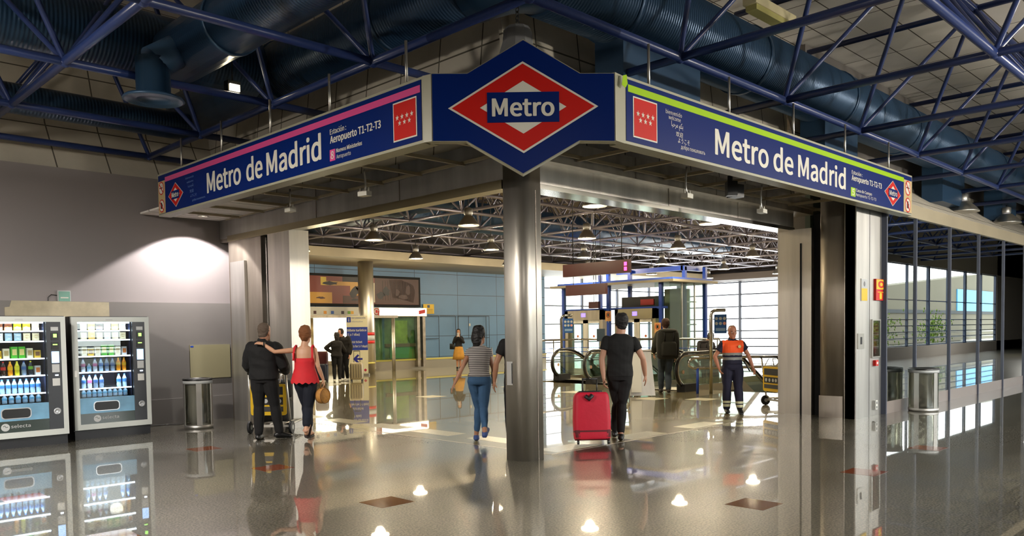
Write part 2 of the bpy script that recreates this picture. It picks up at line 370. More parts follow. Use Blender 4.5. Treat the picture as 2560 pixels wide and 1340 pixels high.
# ------------------------------------------------------------ inner hall
M['blue_wall'] = grid_mat('blue_grey_wall_panels', '#6389b0', '#2a3440', 2.46, .92, .4, .012, axes='XZ', noise=.05, vary=.03, shift=(.35, .43))
struct(MB().box(7.5, 30.1, 27.8, 28, .42, 4.3).build('wall_far', 'blue_wall'))
M['base_metal'] = mat('beige_metal_skirting', (.42, .38, .30), .3, .8)
b = MB().box(7.5, 30.1, 27.74, 28, 0, .38); struct(b.build('baseboard_far', 'base_metal'))
M['rail_yellow'] = mat('pale_yellow_rail', '#d8cc6a', .35)
b = MB().box(7.5, 30.1, 27.7, 27.8, .38, .45); struct(b.build('trim_6', 'rail_yellow'))
M['soffit'] = mat('beige_soffit', '#a79c83', .5, noise=(.7, .12, (1, 1, 1)))
struct(MB().box(7.5, 42.3, 24.6, 28, 4.3, 4.36).box(7.5, 42.3, 24.55, 24.6, 4.3, 4.62).build('ceiling', 'soffit'))
struct(MB().box(7.5, 42.3, 27.8, 28, 4.36, 6.98).build('wall_fascia', 'wall_b'))
M['bronze'] = mat('bronze_window_head', '#5a4f48', .6)
struct(MB().box(40.3, 42.4, 7, 24.6, 4.25, 4.6).box(42.2, 42.4, 7, 28, 4.25, 6.95).build('wall_fascia', 'bronze'))
struct(MB().box(14.95, 42.4, 7.0, 7.25, 0, 6.95).build('wall_near', 'wall_b'))
struct(MB().box(7.5, 7.7, 15.0, 28, 0, 6.95).build('wall_side', 'wall_b'))
M['mull'] = mat('grey_mullion', '#4a4f5e', .5)
window_wall(2, 7.3, 27.8, 42.3, 0.02, 4.27, 4.1, (.05, .5, .95, 1.4, 2.1, 2.8, 3.5, 4.2), .13, 'Y', m='mull', hth=.07)
window_wall(3, 30.1, 42.3, 27.9, .02, 4.3, 3.05, (.05, .95, 1.9, 2.85, 3.75), .1, 'X', m='mull', hth=.06)
# ------------------------------------------------------------ portal: pillar, beams, jambs
def rounded_poly(x0, x1, y0, y1, radii, n=6):
    o = []
    for (cx, cy, sx, sy, a0), r in zip(((x1, y1, -1, -1, 0), (x0, y1, 1, -1, PI/2), (x0, y0, 1, 1, PI), (x1, y0, -1, 1, 1.5*PI)), radii):
        for i in range(n + 1):
            a = a0 + PI/2*i/n; o.append((cx + sx*r + r*math.cos(a), cy + sy*r + r*math.sin(a)))
    return o
pl = thing('pillar', 'tall stainless steel pillar under the central diamond sign', 'pillar', (0, 0, 0))
b = MB(); b.rings([[(x, y, z) for x, y in rounded_poly(6.96, 7.29, 6.77, 7.12, (.02, .03, .15, .02))] for z in (0, 3.95)]); b.build('shaft', 'steel', pl)
b = MB().box(7.18, 7.186, 6.764, 6.772, 0, 3.3); b.build('seam', 'steel_dark', pl)
b = MB().box(6.952, 6.96, 6.97, 7.07, .93, 1.22); hb = b.build('access_panel', 'steel_grey', pl)
MB().box(6.948, 6.953, 6.975, 6.985, .95, 1.2).build('slot', 'black', hb)
# left beam (runs back-left) and right beam (runs back-right)
t = thing('lintel', 'grey steel lintel over the left opening, with a brass lower edge', 'beam', (0, 0, 0))
MB().box(6.98, 7.22, 7.12, 14.85, 3.42, 3.97).build('fascia', 'steel_grey', t)
MB().box(6.96, 7.24, 7.12, 14.5, 3.36, 3.42).box(6.955, 6.98, 7.12, 14.5, 3.34, 3.45).build('brass_edge', 'brass', t)
for y in (9.2, 11.4): MB().box(6.972, 6.98, y, y + .012, 3.42, 3.97).build('seam', 'steel_dark', t)
t = thing('lintel', 'stepped steel lintel over the right opening', 'beam', (0, 0, 0))
MB().box(7.29, 14.1, 6.82, 7.1, 3.4, 3.66).build('lower_fascia', 'steel', t)
MB().box(7.2, 14.6, 6.68, 7.05, 3.66, 3.95).build('upper_fascia', 'steel', t)
MB().box(7.29, 14.1, 6.8, 7.12, 3.34, 3.4).build('edge_strip', 'chrome', t)
for x in (9.1, 11.2, 12.8): MB().box(x, x + .01, 6.672, 6.68, 3.66, 3.95).build('seam', 'steel_dark', t)
for x in (10.1, 12.1): MB().box(x, x + .01, 6.812, 6.82, 3.4, 3.66).build('seam', 'steel_dark', t)
# left jamb
t = thing('door_jamb', 'steel jamb column at the left end of the opening, behind the couple', 'jamb', (0, 0, 0))
MB().box(6.98, 7.35, 12.28, 13.02, 0, 3.36).build('panel', 'steel', t)
MB().box(7.1, 7.35, 13.02, 13.3, 0, 3.36).build('groove', 'blackm', t)
MB().box(7.02, 7.08, 13.14, 13.17, 0, 3.3).build('guide_rail', 'chrome', t)
MB().box(7.0, 7.4, 13.3, 14.55, 0, 3.36).build('side_panel', 'steel_dark', t)
MB().box(6.95, 7.4, 13.85, 14.4, 0, 2.95).build('cover_panel', 'steel_grey', t)
MB().box(7.46, 7.62, 14.5, 14.9, 0, 3.7).build('edge_post', 'steel', t)
MB().box(7.0, 7.5, 14.4, 14.9, 3.36, 3.72).build('head_box', 'steel_dark', t)
# right jamb
t = thing('door_jamb', 'wide steel jamb at the right end of the opening, with fire signs on its front', 'jamb', (0, 0, 0))
MB().box(14.05, 14.4, 6.46, 7.1, 0, 3.36).build('inner_panel', 'steel', t)
MB().box(14.035, 14.05, 6.64, 6.67, 0, 3.1).build('groove', 'blackm', t)
MB().box(14.15, 14.9, 6.28, 6.46, 0, 3.6).build('recess', 'blackm', t)
b = MB(); b.rings([[(x, y, z) for x, y in rounded_poly(13.84, 14.9, 5.75, 6.28, (.02, .22, .02, .02))] for z in (0, 3.95)]); b.build('column', 'steel_dark', t)
MB().box(13.8, 13.84, 5.58, 5.76, 0, 3.95).build('corner_strip', 'steel', t)
MB().box(13.8, 14.36, 5.56, 5.75, 0, 4.0).build('front_panel', 'steel_grey', t)
MB().box(14.38, 14.92, 5.56, 5.75, 0, 4.0).build('front_panel', 'steel_grey', t)
MB().box(13.83, 13.838, 5.8, 6.22, .0, .38).build('kick_plate', 'steel', t)
# ------------------------------------------------------------ glass wall on the right
M['plinth'] = mat('grey_plinth', '#8a817c', .35)
t = thing('glass_wall', 'long wall of tall green tinted panes along the right of the hall', 'glass wall', (0, 0, 0)); 
xs = [14.93, 16.43, 18.45, 20.47, 22.5, 24.5, 26.5, 28.5, 30.5, 32.5, 34.5, 36.5, 38.5, 40.5, 42.5, 44.5, 46.5, 48.5, 50.5]
MB().box(14.93, 50.5, 5.5, 5.62, 0, .22).build('plinth', 'plinth', t)
MB().box(14.93, 50.5, 5.46, 5.66, 3.62, 3.86).build('head_beam', 'soffit', t)
for i in range(len(xs)):
    MB().box(xs[i] - .022, xs[i] + .022, 5.47, 5.56, 0, 3.62).build('mullion', 'mull', t)
    if i < len(xs) - 1: MB().box(xs[i] + .022, xs[i+1] - .022, 5.5, 5.512, .22, 3.62).build('pane', 'glass_mirror', t)
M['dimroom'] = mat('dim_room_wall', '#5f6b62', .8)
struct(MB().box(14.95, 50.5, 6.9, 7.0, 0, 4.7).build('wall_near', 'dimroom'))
tag(MB().box(15.1, 16.3, 5.95, 6.5, 0, .95).box(15.05, 16.35, 5.9, 6.55, .95, .99).build('counter', 'mull'), 'low dark counter behind the first pane of the glass wall', 'counter')

# ------------------------------------------------------------ what stands outside the window band
struct(MB().box(-40, 90, -60, -3.2, -.3, -.05).build('ground_outside', mat('pale_paving', '#5a5852', .9)))
t = thing('terminal_building', 'long beige building with a slanting roof edge beyond the windows', 'building', (0, 0, 0))
MB().prism([(20, 0), (200, 0), (200, 4.5), (150, 7.5), (95, 6.8), (60, 4.2), (20, 5.5)], -16, -14, 0, 'XZ').build('facade', mat('beige_facade', '#5f5a4c', .9), t)
MB().box(30, 200, -14, -13.9, 2.6, 2.9).build('dark_band', mat('grey_facade_band', '#2c3034', .8), t); MB().box(86, 98, -14, -13.9, 2.9, 5.0).build('blue_panel', mat('sky_blue_panel', '#3f90c0', .5), t)  # facade band in a darker grey, and a blue panel
hg = mat('hedge_green', '#5f7a22', .9, noise=(3, .5, (1, 1, 1)))
for k in range(4):
    x = 27 + k * 9; b = MB()
    for q in range(420): b.ell((x + random.gauss(0, .75), -6 + random.gauss(0, .4), 1.2 + random.gauss(0, .5)), (random.uniform(.04, .09), .03, random.uniform(.04, .1)), n=5, m=3)
    b.tube((x, -6, -.05), (x, -6, 1.4), .08)
    tag(b.build('shrub', hg), 'leafy green shrub outside the window band', 'shrub', 'shrubs outside the window band')
t = thing('terrace_rail', 'steel rail with bars on the terrace outside the windows', 'railing', (0, 0, 0))
for z in (.5, .8, 1.1): MB().box(8, 70, -4.6, -4.55, z, z + .05).build('bar', 'steel_grey', t)
# ------------------------------------------------------------ space frames
def space_frame(name, label, xs, ys, zb, zt, rc, rd, m, x1=None, y1=None, x0=None, y0=None, top=True, stops=None, dense=False):
    root = bpy.data.objects.new(name, None); C.objects.link(root); struct(root); root['label'] = label
    X0 = xs[0] if x0 is None else x0; X1 = xs[-1] if x1 is None else x1; Y0 = ys[0] if y0 is None else y0; Y1 = ys[-1] if y1 is None else y1
    nn = MB(); dg = MB()
    for y in ys: MB().tube((X0, y, zb), (X1 if not stops else stops(0, y, X1), y, zb), rc).build('bottom_chord', m, root, fixn=False)
    for x in xs: MB().tube((x, Y0, zb), (x, Y1 if not stops else stops(x, 0, Y1), zb), rc).build('bottom_chord', m, root, fixn=False)
    tx = [(a + b) / 2 for a, b in zip(xs, xs[1:])]; ty = [(a + b) / 2 for a, b in zip(ys, ys[1:])]
    for y in ty: MB().tube((X0, y, zt), (X1, y, zt), rc).build('top_chord', m, root, fixn=False)
    for x in tx: MB().tube((x, Y0, zt), (x, Y1, zt), rc).build('top_chord', m, root, fixn=False)
    for i, x in enumerate(xs):
        for j, y in enumerate(ys):
            nn.ell((x, y, zb), (rc * 1.35,) * 3, n=8, m=5)
            for a in (i - 1, i):
                for c in (j - 1, j):
                    if 0 <= a < len(tx) and 0 <= c < len(ty): dg.tube((x, y, zb), (tx[a], ty[c], zt), rd, n=6, cap=False)
    if dense:
        for i, x in enumerate(tx):
            for j, y in enumerate(ty):
                for p in ((xs[i], y), (xs[i+1], y), (x, ys[j]), (x, ys[j+1])): dg.tube((p[0], p[1], zb), (x, y, zt), rd * .7, n=5, cap=False)
    for x in tx:
        for y in ty: nn.ell((x, y, zt), (rc * 1.6,) * 3, n=8, m=5)
    tag(dg.build('diagonal_brace', m, root, fixn=False), kind='stuff'); tag(nn.build('node', m, root, fixn=False), kind='stuff')
    return root
OX = [-2.2, .42, 3.05, 5.68, 8.25, 10.88, 13.5, 16.2, 18.85, 21.5, 24.15, 26.8, 29.4, 32, 34.7, 37.3, 40, 42.6]
OY = [-2.4, .15, 2.78, 5.4]
def stopw(x, y, d):
    if y: return d
    return 6.9 if x > 6.5 else 14.77
space_frame('space_frame', 'blue tubular space frame under the front hall roof', OX, OY, 4.79, 6.74, .052, .034, 'truss', y1=6.9, x0=-5, y0=-3.1, stops=None)
# the part of the frame over the left wing, in front of the left opening
space_frame('space_frame', 'blue tubular space frame over the left wing', OX[1:4], [5.4, 7.95, 10.33, 12.65, 14.77], 4.79, 6.74, .052, .034, 'truss', x1=7.05, x0=-2.5, y1=14.9)
IX = [8.9, 11.65, 14.4, 17.15, 19.9, 22.65, 25.4, 28.15, 30.9, 33.65, 36.4, 39.15, 41.9]
IY = [9.37, 11.67, 13.97, 16.27, 18.57, 20.87, 23.17, 25.47]
space_frame('space_frame', 'dense space frame under the inner hall roof', IX, IY, 4.8, 6.6, .045, .032, 'truss_in', x0=7.5, x1=42.2, y0=7.4, y1=27.7, dense=True)
# ------------------------------------------------------------ air ducts
def duct_mat(name, col, ax):
    m = bpy.data.materials.new(name); m.use_nodes = True; nt = m.node_tree; b = nt.nodes['Principled BSDF']; L = nt.links.new
    c = lin(col); setin(b, 'Base Color', c); setin(b, 'Roughness', .3); setin(b, 'Metallic', .3)
    tc = nt.nodes.new('ShaderNodeTexCoord'); wv = nt.nodes.new('ShaderNodeTexWave'); wv.bands_direction = ax; wv.inputs['Scale'].default_value = 6.5
    wv.inputs['Distortion'].default_value = .25; L(tc.outputs['Object'], wv.inputs['Vector'])
    bp = nt.nodes.new('ShaderNodeBump'); bp.inputs['Strength'].default_value = .35; bp.inputs['Distance'].default_value = .012
    L(wv.outputs['Fac'], bp.inputs['Height']); L(bp.outputs[0], b.inputs['Normal'])
    return m
M['duct_x'] = duct_mat('ribbed_blue_duct_x', '#33506e', 'X'); M['duct_y'] = duct_mat('ribbed_blue_duct_y', '#2b4563', 'Y')
def duct(label, pts, r, m, collars, group=None):
    t = thing('air_duct', label, 'duct', (0, 0, 0), group=group)
    MB().path(pts, r, n=28).build('shell', m, t)
    for c, d in collars:
        c = Vector(c); d = Vector(d).normalized() * .04; MB().tube(c - d, c + d, r + .02, n=28).build('collar', 'duct', t)
    return t
d = duct('big ribbed blue duct bending round above the diamond sign and running away right', [(6.9, 6.35, 5.7), (62, 6.35, 5.7)], .5, 'duct_x', [((x, 6.35, 5.7), (1, 0, 0)) for x in (8.2, 11.4, 14.6, 17.8, 21, 24.2, 27.4)])
for x, w in ((8.15, 1.75), (13.9, 1.4), (20.1, 1.6), (25.0, 1.4), (30.2, 1.4)): MB().box(x, x + w, 6.15, 6.6, 4.42, 5.4).build('outlet_box', 'duct', d)
def branch(pts, r, m, collars):
    MB().path(pts, r, n=28).build('branch', m, d)
    for c, e in collars:
        c = Vector(c); e = Vector(e).normalized() * .04; MB().tube(c - e, c + e, r + .02, n=28).build('collar', 'duct', d)
branch([(6.35, 6.9, 5.6), (6.35, 14.6, 5.6)], .42, 'duct_y', [((6.35, y, 5.6), (0, 1, 0)) for y in (8.4, 11.2)])
branch([(6.35, 6.95, 5.62), (6.4, 6.7, 5.63), (6.5, 6.5, 5.65), (6.7, 6.4, 5.68), (6.95, 6.35, 5.7)], .47, 'duct', [])
d = duct('blue duct crossing the upper left with a round diffuser under it', [(4.55, 2, 5.3), (4.55, 10.7, 5.3)], .36, 'duct_y', [((4.55, 9.2, 5.3), (0, 1, 0))])
b = MB(); b.lathe([(.2, .5), (.2, .06), (.34, .03), (.36, 0), (.33, -.01), (.30, .02), (.2, -.0), (.19, .03), (.02, .02)], (4.0, 10.2, 4.5), 28); b.build('diffuser', 'duct', d)
MB().tube((4.0, 10.2, 4.95), (4.5, 10.2, 5.3), .2, n=20).build('spigot', 'duct', d)
d2 = duct('shadowy blue duct crossing the far upper left corner', [(-4.5, 11.2, 5.5), (5.85, 11.2, 5.5)], .42, 'duct_x', [])
duct('dark blue duct running along high over the left wall', [(-4.5, 13.55, 5.1), (5.85, 13.55, 5.1)], .22, 'duct_x', [])
b = MB(); b.lathe([(.24, .5), (.24, .06), (.4, .03), (.42, 0), (.2, .0), (.02, .02)], (4.0, 5.9, 5.0), 28)
b.build('diffuser', 'duct', d)
duct('grey brown ribbed duct among the braces of the inner hall roof', [(15, 11.0, 5.6), (22, 11.0, 5.6)], .38, duct_mat('ribbed_tan_duct', '#8d8278', 'X'), [])
duct('dark duct between the braces near the centre of the inner hall roof', [(14.6, 16.5, 5.5), (14.6, 24.3, 5.5)], .5, 'duct_y', [])
duct('wide dark duct crossing deep under the inner hall roof', [(15.2, 20, 5.4), (34, 20, 5.4)], .5, 'duct_x', [])
# ------------------------------------------------------------ pendant lamps
M['lamp_hot'] = mat('lamp_lens_warm', '#fff0c8', .4, emit=14, ecol=(1, .86, .58))
M['lamp_off_glow'] = mat('unlit_lens_with_glow', '#d9d8e6', .2, emit=.5, ecol=(.9, .9, 1))  # lamp is off, a pale glow is put into its lens
M['alu'] = mat('spun_aluminium', (.62, .6, .55), .35, 1)
def high_bay(loc, label, r=.3, m='lamp_hot', group=None, hang=.45):
    t = thing('pendant_lamp', label, 'lamp', loc, group=group)
    b = MB(); b.lathe([(r, 0), (r * .98, .03), (r * .72, .14), (r * .4, .24), (r * .38, .25), (r * .35, .25), (r * .6, .14), (r * .93, .02)], n=22); b.build('shade', 'alu', t)
    MB().lathe([(.02, .012), (r * .92, .012), (r * .92, .02), (.02, .02)], n=22).build('lens', m, t)
    MB().lathe([(.09, .24), (.11, .3), (.11, .42), (.05, .45)], n=14).build('gear_housing', 'steel_grey', t)
    MB().tube((0, 0, .44), (0, 0, hang), .012).build('hanger', 'black', t)
    return t
LX = [13.4, 17.95, 22.6, 27.5, 32.3, 37.4]; LY = [10.9, 14.9, 18.9, 22.8]
first = None
rows = {10.9: 'nearest the right lintel', 14.9: 'second from the right lintel', 18.9: 'third from the right lintel', 22.8: 'nearest the blue wall'}
cols = ['first', 'second', 'third', 'fourth', 'fifth', 'farthest']
for j, y in enumerate(LY):
    for i, x in enumerate(LX):
        lab = 'inner hall pendant lamp, %s in the row %s' % (cols[i], rows[y])
        if first is None: first = high_bay((x, y, 4.2), lab, .26, group='pendant lamps of the inner hall', hang=2.7); t = first
        else: t = copy_tree(first); t.location = (x, y, 4.2); t['label'] = lab
        light('pendant_light', 'AREA', (x, y, 4.19), 45, (1, .82, .50), .5); light('pendant_glow', 'POINT', (x, y, 4.12), 75, (1, .84, .60), .14)
ob = high_bay((21.6, 6.15, 4.3), 'big conical pendant lamp, the nearer one over the glass wall', .36, 'lamp_off_glow', 'conical pendants over the glass wall', .5)
for (x, lab) in ((25.0, 'big conical pendant lamp, second one over the glass wall at the right edge'),): t = copy_tree(ob); t.location = (x, 6.05, 4.3); t['label'] = lab
# round beacon-like lamp hanging behind the tip of the diamond sign
t = thing('hook_lamp', 'grey ribbed lamp housing on a chain behind the top of the diamond sign', 'lamp', (6.5, 6.36, 4.72))
b = MB(); b.lathe([(.05, .26), (.13, .24), (.16, .2), (.17, .08), (.21, -.05), (.19, -.06), (.02, -.05)], n=10, smooth=False); b.build('housing', 'grey', t)
b = MB()
for k in range(9): b.path([(.022 * math.cos(a) * (k % 2 == 0), .022 * math.cos(a) * (k % 2), .3 + k * .045 + .032 * math.sin(a)) for a in [2*PI*i/10 for i in range(10)]], .006, n=5, closed=True)
b.build('chain', 'black', t)
# spot lamp high on the left and tube fixture on the right
t = thing('floodlight', 'small lit floodlight high in the left roof beside the duct', 'floodlight', (5.2, 10.55, 4.95))
MB().box(-.09, .09, -.06, .06, -.05, .1).build('body', 'black', t)
MB().box(-.07, .07, -.075, -.06, -.04, .05).box(-.075, -.06, -.05, .05, -.04, .05).build('lens', 'lamp_hot', t)
MB().tube((0, 0, .1), (0, 0, .4), .012).build('bracket', 'black', t)
t = thing('tube_light', 'old yellowed tube light fixed to the right roof frame', 'light fixture', (0, 0, 0))
MB().box(11.2, 12.5, 6.0, 6.22, 6.42, 6.55).build('body', 'cream', t); MB().box(11.25, 12.45, 6.02, 6.2, 6.34, 6.42).build('cover', mat('yellowed_diffuser', '#b5b070', .3), t)
# ------------------------------------------------------------ soffit between signs and lintels
t = thing('suspended_soffit', 'open suspended grid between the left sign and its lintel, mostly without panels', 'ceiling grid', (0, 0, 0))
for i in range(9): MB().box(5.5, 6.96, 6.9 + i * .88, 6.94 + i * .88, 3.72, 3.76).build('grid_bar', 'soffit', t)
for x in (5.95, 6.93): MB().box(x, x + .03, 6.7, 14.5, 3.74, 3.78).build('grid_bar', 'soffit', t)
MB().box(5.5, 6.95, 12.35, 14.8, 3.76, 3.79).build('panel', 'ceil', t)
MB().box(5.5, 6.96, 6.9, 12.3, 4.1, 4.12).build('dark_void_sheet', 'blackm', t)  # black sheet standing in for the dark void above the open grid
t = thing('suspended_soffit', 'open suspended grid between the right sign and its lintel', 'ceiling grid', (0, 0, 0))
for i in range(9): MB().box(6.9 + i * .95, 6.94 + i * .95, 5.35, 6.66, 3.72, 3.76).build('grid_bar', 'soffit', t)
for y in (5.8, 6.6): MB().box(6.7, 15, y, y + .03, 3.74, 3.78).build('grid_bar', 'soffit', t)
MB().box(6.6, 13.7, 5.4, 6.66, 4.05, 4.07).build('dark_void_sheet', 'blackm', t)  # black sheet again, the darkness above the right grid
# ------------------------------------------------------------ the three-sided station sign
SR = thing('station_sign', 'long blue station sign in three faces with a red diamond in the middle', 'sign', (0, 0, 0))
def extrude2(poly, z0, z1, mi=0, b=None):
    return (b or MB()).prism(poly, z0, z1, mi, 'XY')
def panel(parent, name, poly, z0, z1, m):
    return extrude2(poly, z0, z1).build(name, m, parent)
def rect(x0, y0, x1, y1): return [(x0, y0), (x1, y0), (x1, y1), (x0, y1)]
def star(cx, cy, r):
    return [(cx + (r if i % 2 == 0 else r * .4) * math.sin(PI * i / 5), cy + (r if i % 2 == 0 else r * .4) * math.cos(PI * i / 5)) for i in range(10)]
def diamond(cx, cy, w, h): return [(cx - w/2, cy), (cx, cy - h/2), (cx + w/2, cy), (cx, cy + h/2)]
def flag(p, x, y, w, h):
    f = panel(p, 'regional_flag', rect(x, y, x + w, y + h), .002, .006, 'sign_white')
    panel(f, 'field', rect(x + .015, y + .015, x + w - .015, y + h - .015), .006, .008, 'sign_red')
    b = MB()
    for i in range(4): extrude2(star(x + w * (.19 + .205 * i), y + h * .6, w * .075), .008, .01, 0, b)
    for i in range(3): extrude2(star(x + w * (.29 + .205 * i), y + h * .45, w * .075), .008, .01, 0, b)
    b.build('stars', 'sign_white', f)
def logo(p, cx, cy, w, h, cap, tw, z=.002, name='metro_logo'):
    f = panel(p, name, diamond(cx, cy, w, h), z, z + .004, 'sign_white')
    q = 1 - .05
    panel(f, 'red_diamond', diamond(cx, cy, w * q, h * q), z + .004, z + .006, 'sign_red')
    panel(f, 'white_diamond', diamond(cx, cy, w * .575, h * .575), z + .006, z + .008, 'sign_white')
    panel(f, 'name_band', rect(cx - tw * .59, cy - cap * .88, cx + tw * .59, cy + cap * .88), z + .008, z + .011, 'sign_blue')
    lettering('Metro', cx - tw/2, cy - cap/2, cap, 'sign_white', f, w=tw, bold=cap*.06, off=.0, z=z + .0125)
def ban(p, cx, cy, r, kind):
    f = panel(p, 'prohibition_sign', [(cx + r * math.cos(a), cy + r * math.sin(a)) for a in [2*PI*i/28 for i in range(28)]], .006, .008, 'sign_red')
    panel(f, 'disc', [(cx + r * .84 * math.cos(a), cy + r * .84 * math.sin(a)) for a in [2*PI*i/28 for i in range(28)]], .008, .009, 'sign_white')
    if kind == 0: b = extrude2(rect(cx - r*.6, cy - r*.05, cx + r*.55, cy + r*.12), .009, .010); extrude2(rect(cx + r*.35, cy + r*.2, cx + r*.45, cy + r*.45), .009, .010, 0, b)
    else: b = extrude2(rect(cx - r*.4, cy - r*.45, cx + r*.4, cy + r*.2), .009, .010); extrude2(rect(cx - r*.25, cy + r*.2, cx + r*.2, cy + r*.5), .009, .010, 0, b)
    b.build('pictogram', 'black', f)
    c, s = math.cos(.8) * r * .9, math.sin(.8) * r * .9; w = r * .07
    panel(f, 'bar', [(cx - c - w, cy + s - w), (cx + c - w, cy - s - w), (cx + c + w, cy - s + w), (cx - c + w, cy + s + w)], .010, .011, 'sign_red')
def side_sign(name, mw, Ln, H, stripe, flip, label, depth=.2):
    """flip False: flag at the right end (left sign); True: flag at the left end"""
    p = thing(name, None, None, mw=mw); p.parent = SR
    MB().box(0, Ln, 0, H, -depth, -.004).build('cabinet', 'sign_frame', p)
    panel(p, 'blue_face', rect(.03, .03, Ln - .03, H - .03), -.004, .002, 'sign_blue')
    return p
# left face: viewer's right is -Y
LL = 13.60 - 6.62; H1 = .682
pL = side_sign('left_face', frame((5.35, 13.60, 3.57), (0, -1, 0)), LL, H1, 'pink', False, '')
yl = lambda Y: 13.60 - Y; zl = lambda z: z - 3.57
panel(pL, 'pink_stripe', rect(yl(13.29), zl(4.095), yl(6.665), zl(4.17)), .002, .005, 'pink')
tp = panel(pL, 'tan_strip', rect(.035, .035, yl(13.3), zl(4.125)), .002, .006, 'tan')
ban(tp, .16, .44, .105, 0); ban(tp, .16, .155, .105, 1)
logo(pL, yl(12.885), zl(3.84), .57, .385, .075, .25)
for s, y, z, c, w in (('bienvenido', 12.5, 4.02, .03, .3), ('welcome', 12.46, 3.955, .03, .24), ('\ufe8e\ufe92\ufea3\ufeae\ufee3 \ufee2\ufedc\ufe91', 12.42, 3.89, .015, .2), ('\u6b22\u8fce', 12.36, 3.80, .04, .14), ('\u3088\u3046\u3053\u305d', 12.34, 3.73, .035, .22), ('\u0434\u043e\u0431\u0440\u043e \u043f\u043e\u0436\u0430\u043b\u043e\u0432\u0430\u0442\u044c', 12.28, 3.66, .03, .46)):
    lettering(s, yl(y), zl(z), c, 'thin_blue', pL, w=w, name='greeting')
for s, a, e in (('Metro', 11.74, 10.68), ('de', 10.5, 10.06), ('Madrid', 9.93, 8.6)):
    lettering(s, yl(a), zl(3.715), .285, 'sign_white', pL, w=a - e, bold=.016, name='station_lettering')
lettering('Estaci\u00f3n :', yl(8.385), zl(3.965), .06, 'sign_white', pL, w=.34, bold=.002)
lettering('Aeropuerto T1-T2-T3', yl(8.385), zl(3.862), .082, 'sign_white', pL, w=1.02, bold=.005)
bx = panel(pL, 'line_badge', rect(yl(8.4), zl(3.652), yl(8.285), zl(3.786)), .002, .005, 'pink'); lettering('8', yl(8.375), zl(3.675), .09, 'sign_white', bx, w=.065, bold=.003, z=.0065)
lettering('Nuevos Ministerios', yl(8.26), zl(3.735), .046, 'sign_white', pL, w=.53, bold=.002); lettering('Aeropuerto', yl(8.26), zl(3.663), .046, 'sign_white', pL, w=.3)
flag(pL, yl(7.135), zl(3.655), .41, .415)
# right face: viewer's right is +X
LR = 15.35 - 6.9; H2 = .705
pR = side_sign('right_face', frame((6.9, 5.2, 3.553), (1, 0, 0)), LR, H2, 'lime', True, '')
xr = lambda X: X - 6.9; zr = lambda z: z - 3.553
panel(pR, 'green_stripe', rect(xr(6.96), zr(4.1), xr(14.93), zr(4.175)), .002, .005, 'lime')
tp = panel(pR, 'tan_strip', rect(xr(14.93), .035, xr(15.315), zr(4.15)), .002, .006, 'tan')
ban(tp, xr(15.12), .46, .13, 0); ban(tp, xr(15.12), .165, .13, 1)
logo(pR, xr(14.415), zr(3.845), .74, .43, .08, .34)
for s, x, z, c, w in (('bienvenido', 7.655, 4.0, .045, .32), ('welcome', 7.71, 3.945, .045, .24), ('\ufe8e\ufe92\ufea3\ufeae\ufee3 \ufee2\ufedc\ufe91', 7.765, 3.875, .022, .235), ('\u6b22\u8fce', 7.855, 3.78, .045, .14), ('\u3088\u3046\u3053\u305d', 7.895, 3.712, .05, .24), ('\u0434\u043e\u0431\u0440\u043e \u043f\u043e\u0436\u0430\u043b\u043e\u0432\u0430\u0442\u044c', 7.955, 3.65, .045, .51)):
    lettering(s, xr(x), zr(z), c, 'sign_white', pR, w=w, name='greeting')
for s, a, e in (('Metro', 8.70, 10.015), ('de', 10.17, 10.725), ('Madrid', 10.89, 12.47)):
    lettering(s, xr(a), zr(3.698), .295, 'sign_white', pR, w=e - a, bold=.017, name='station_lettering')
lettering('Estaci\u00f3n :', xr(12.71), zr(3.965), .055, 'sign_white', pR, w=.41, bold=.002)
lettering('Aeropuerto T1-T2-T3', xr(12.71), zr(3.868), .082, 'sign_white', pR, w=1.21, bold=.006)
bx = panel(pR, 'line_badge', rect(xr(12.68), zr(3.62), xr(12.85), zr(3.757)), .002, .005, 'lime'); lettering('5', xr(12.715), zr(3.64), .095, 'sign_white', bx, w=.095, bold=.003, z=.0065)
lettering('Casa de Campo', xr(12.87), zr(3.71), .045, 'sign_white', pR, w=.64, bold=.002); lettering('Aeropuerto T1-T2-T3', xr(12.87), zr(3.642), .045, 'sign_white', pR, w=.82)
flag(pR, xr(7.045), zr(3.64), .44, .43)
# centre face at 45 degrees: local x along (1,-1)/sqrt2, local origin on the axis
s2 = 2 ** .5
O = Vector((1, 1, 0)) * ((5.35 + 6.55) / 2)      # x - y = 0
pC = thing('centre_face', None, None, mw=frame((O.x, O.y, 3.9), (1, -1, 0))); pC.parent = SR
zc = lambda z: z - 3.9
outl = [(-.81, zc(3.567)), (-.455, zc(3.562)), (.13, zc(3.215)), (.722, zc(3.55)), (1.09, zc(3.54)), (1.09, zc(4.237)), (.734, zc(4.242)), (.147, zc(4.595)), (-.44, zc(4.257)), (-.81, zc(4.262))]
def shrink(poly, s):
    cx = sum(p[0] for p in poly) / len(poly); cy_ = sum(p[1] for p in poly) / len(poly)
    return [(cx + (x - cx) * (1 - s / abs(1.0)), cy_ + (y - cy_) * (1 - s * 1.4)) for x, y in poly]
panel(pC, 'cabinet', outl, -.12, -.004, 'sign_frame'); panel(pC, 'blue_face', shrink(outl, .012), -.004, .002, 'sign_blue')
logo(pC, .138, zc(3.9), 1.55, .935, .175, .63)
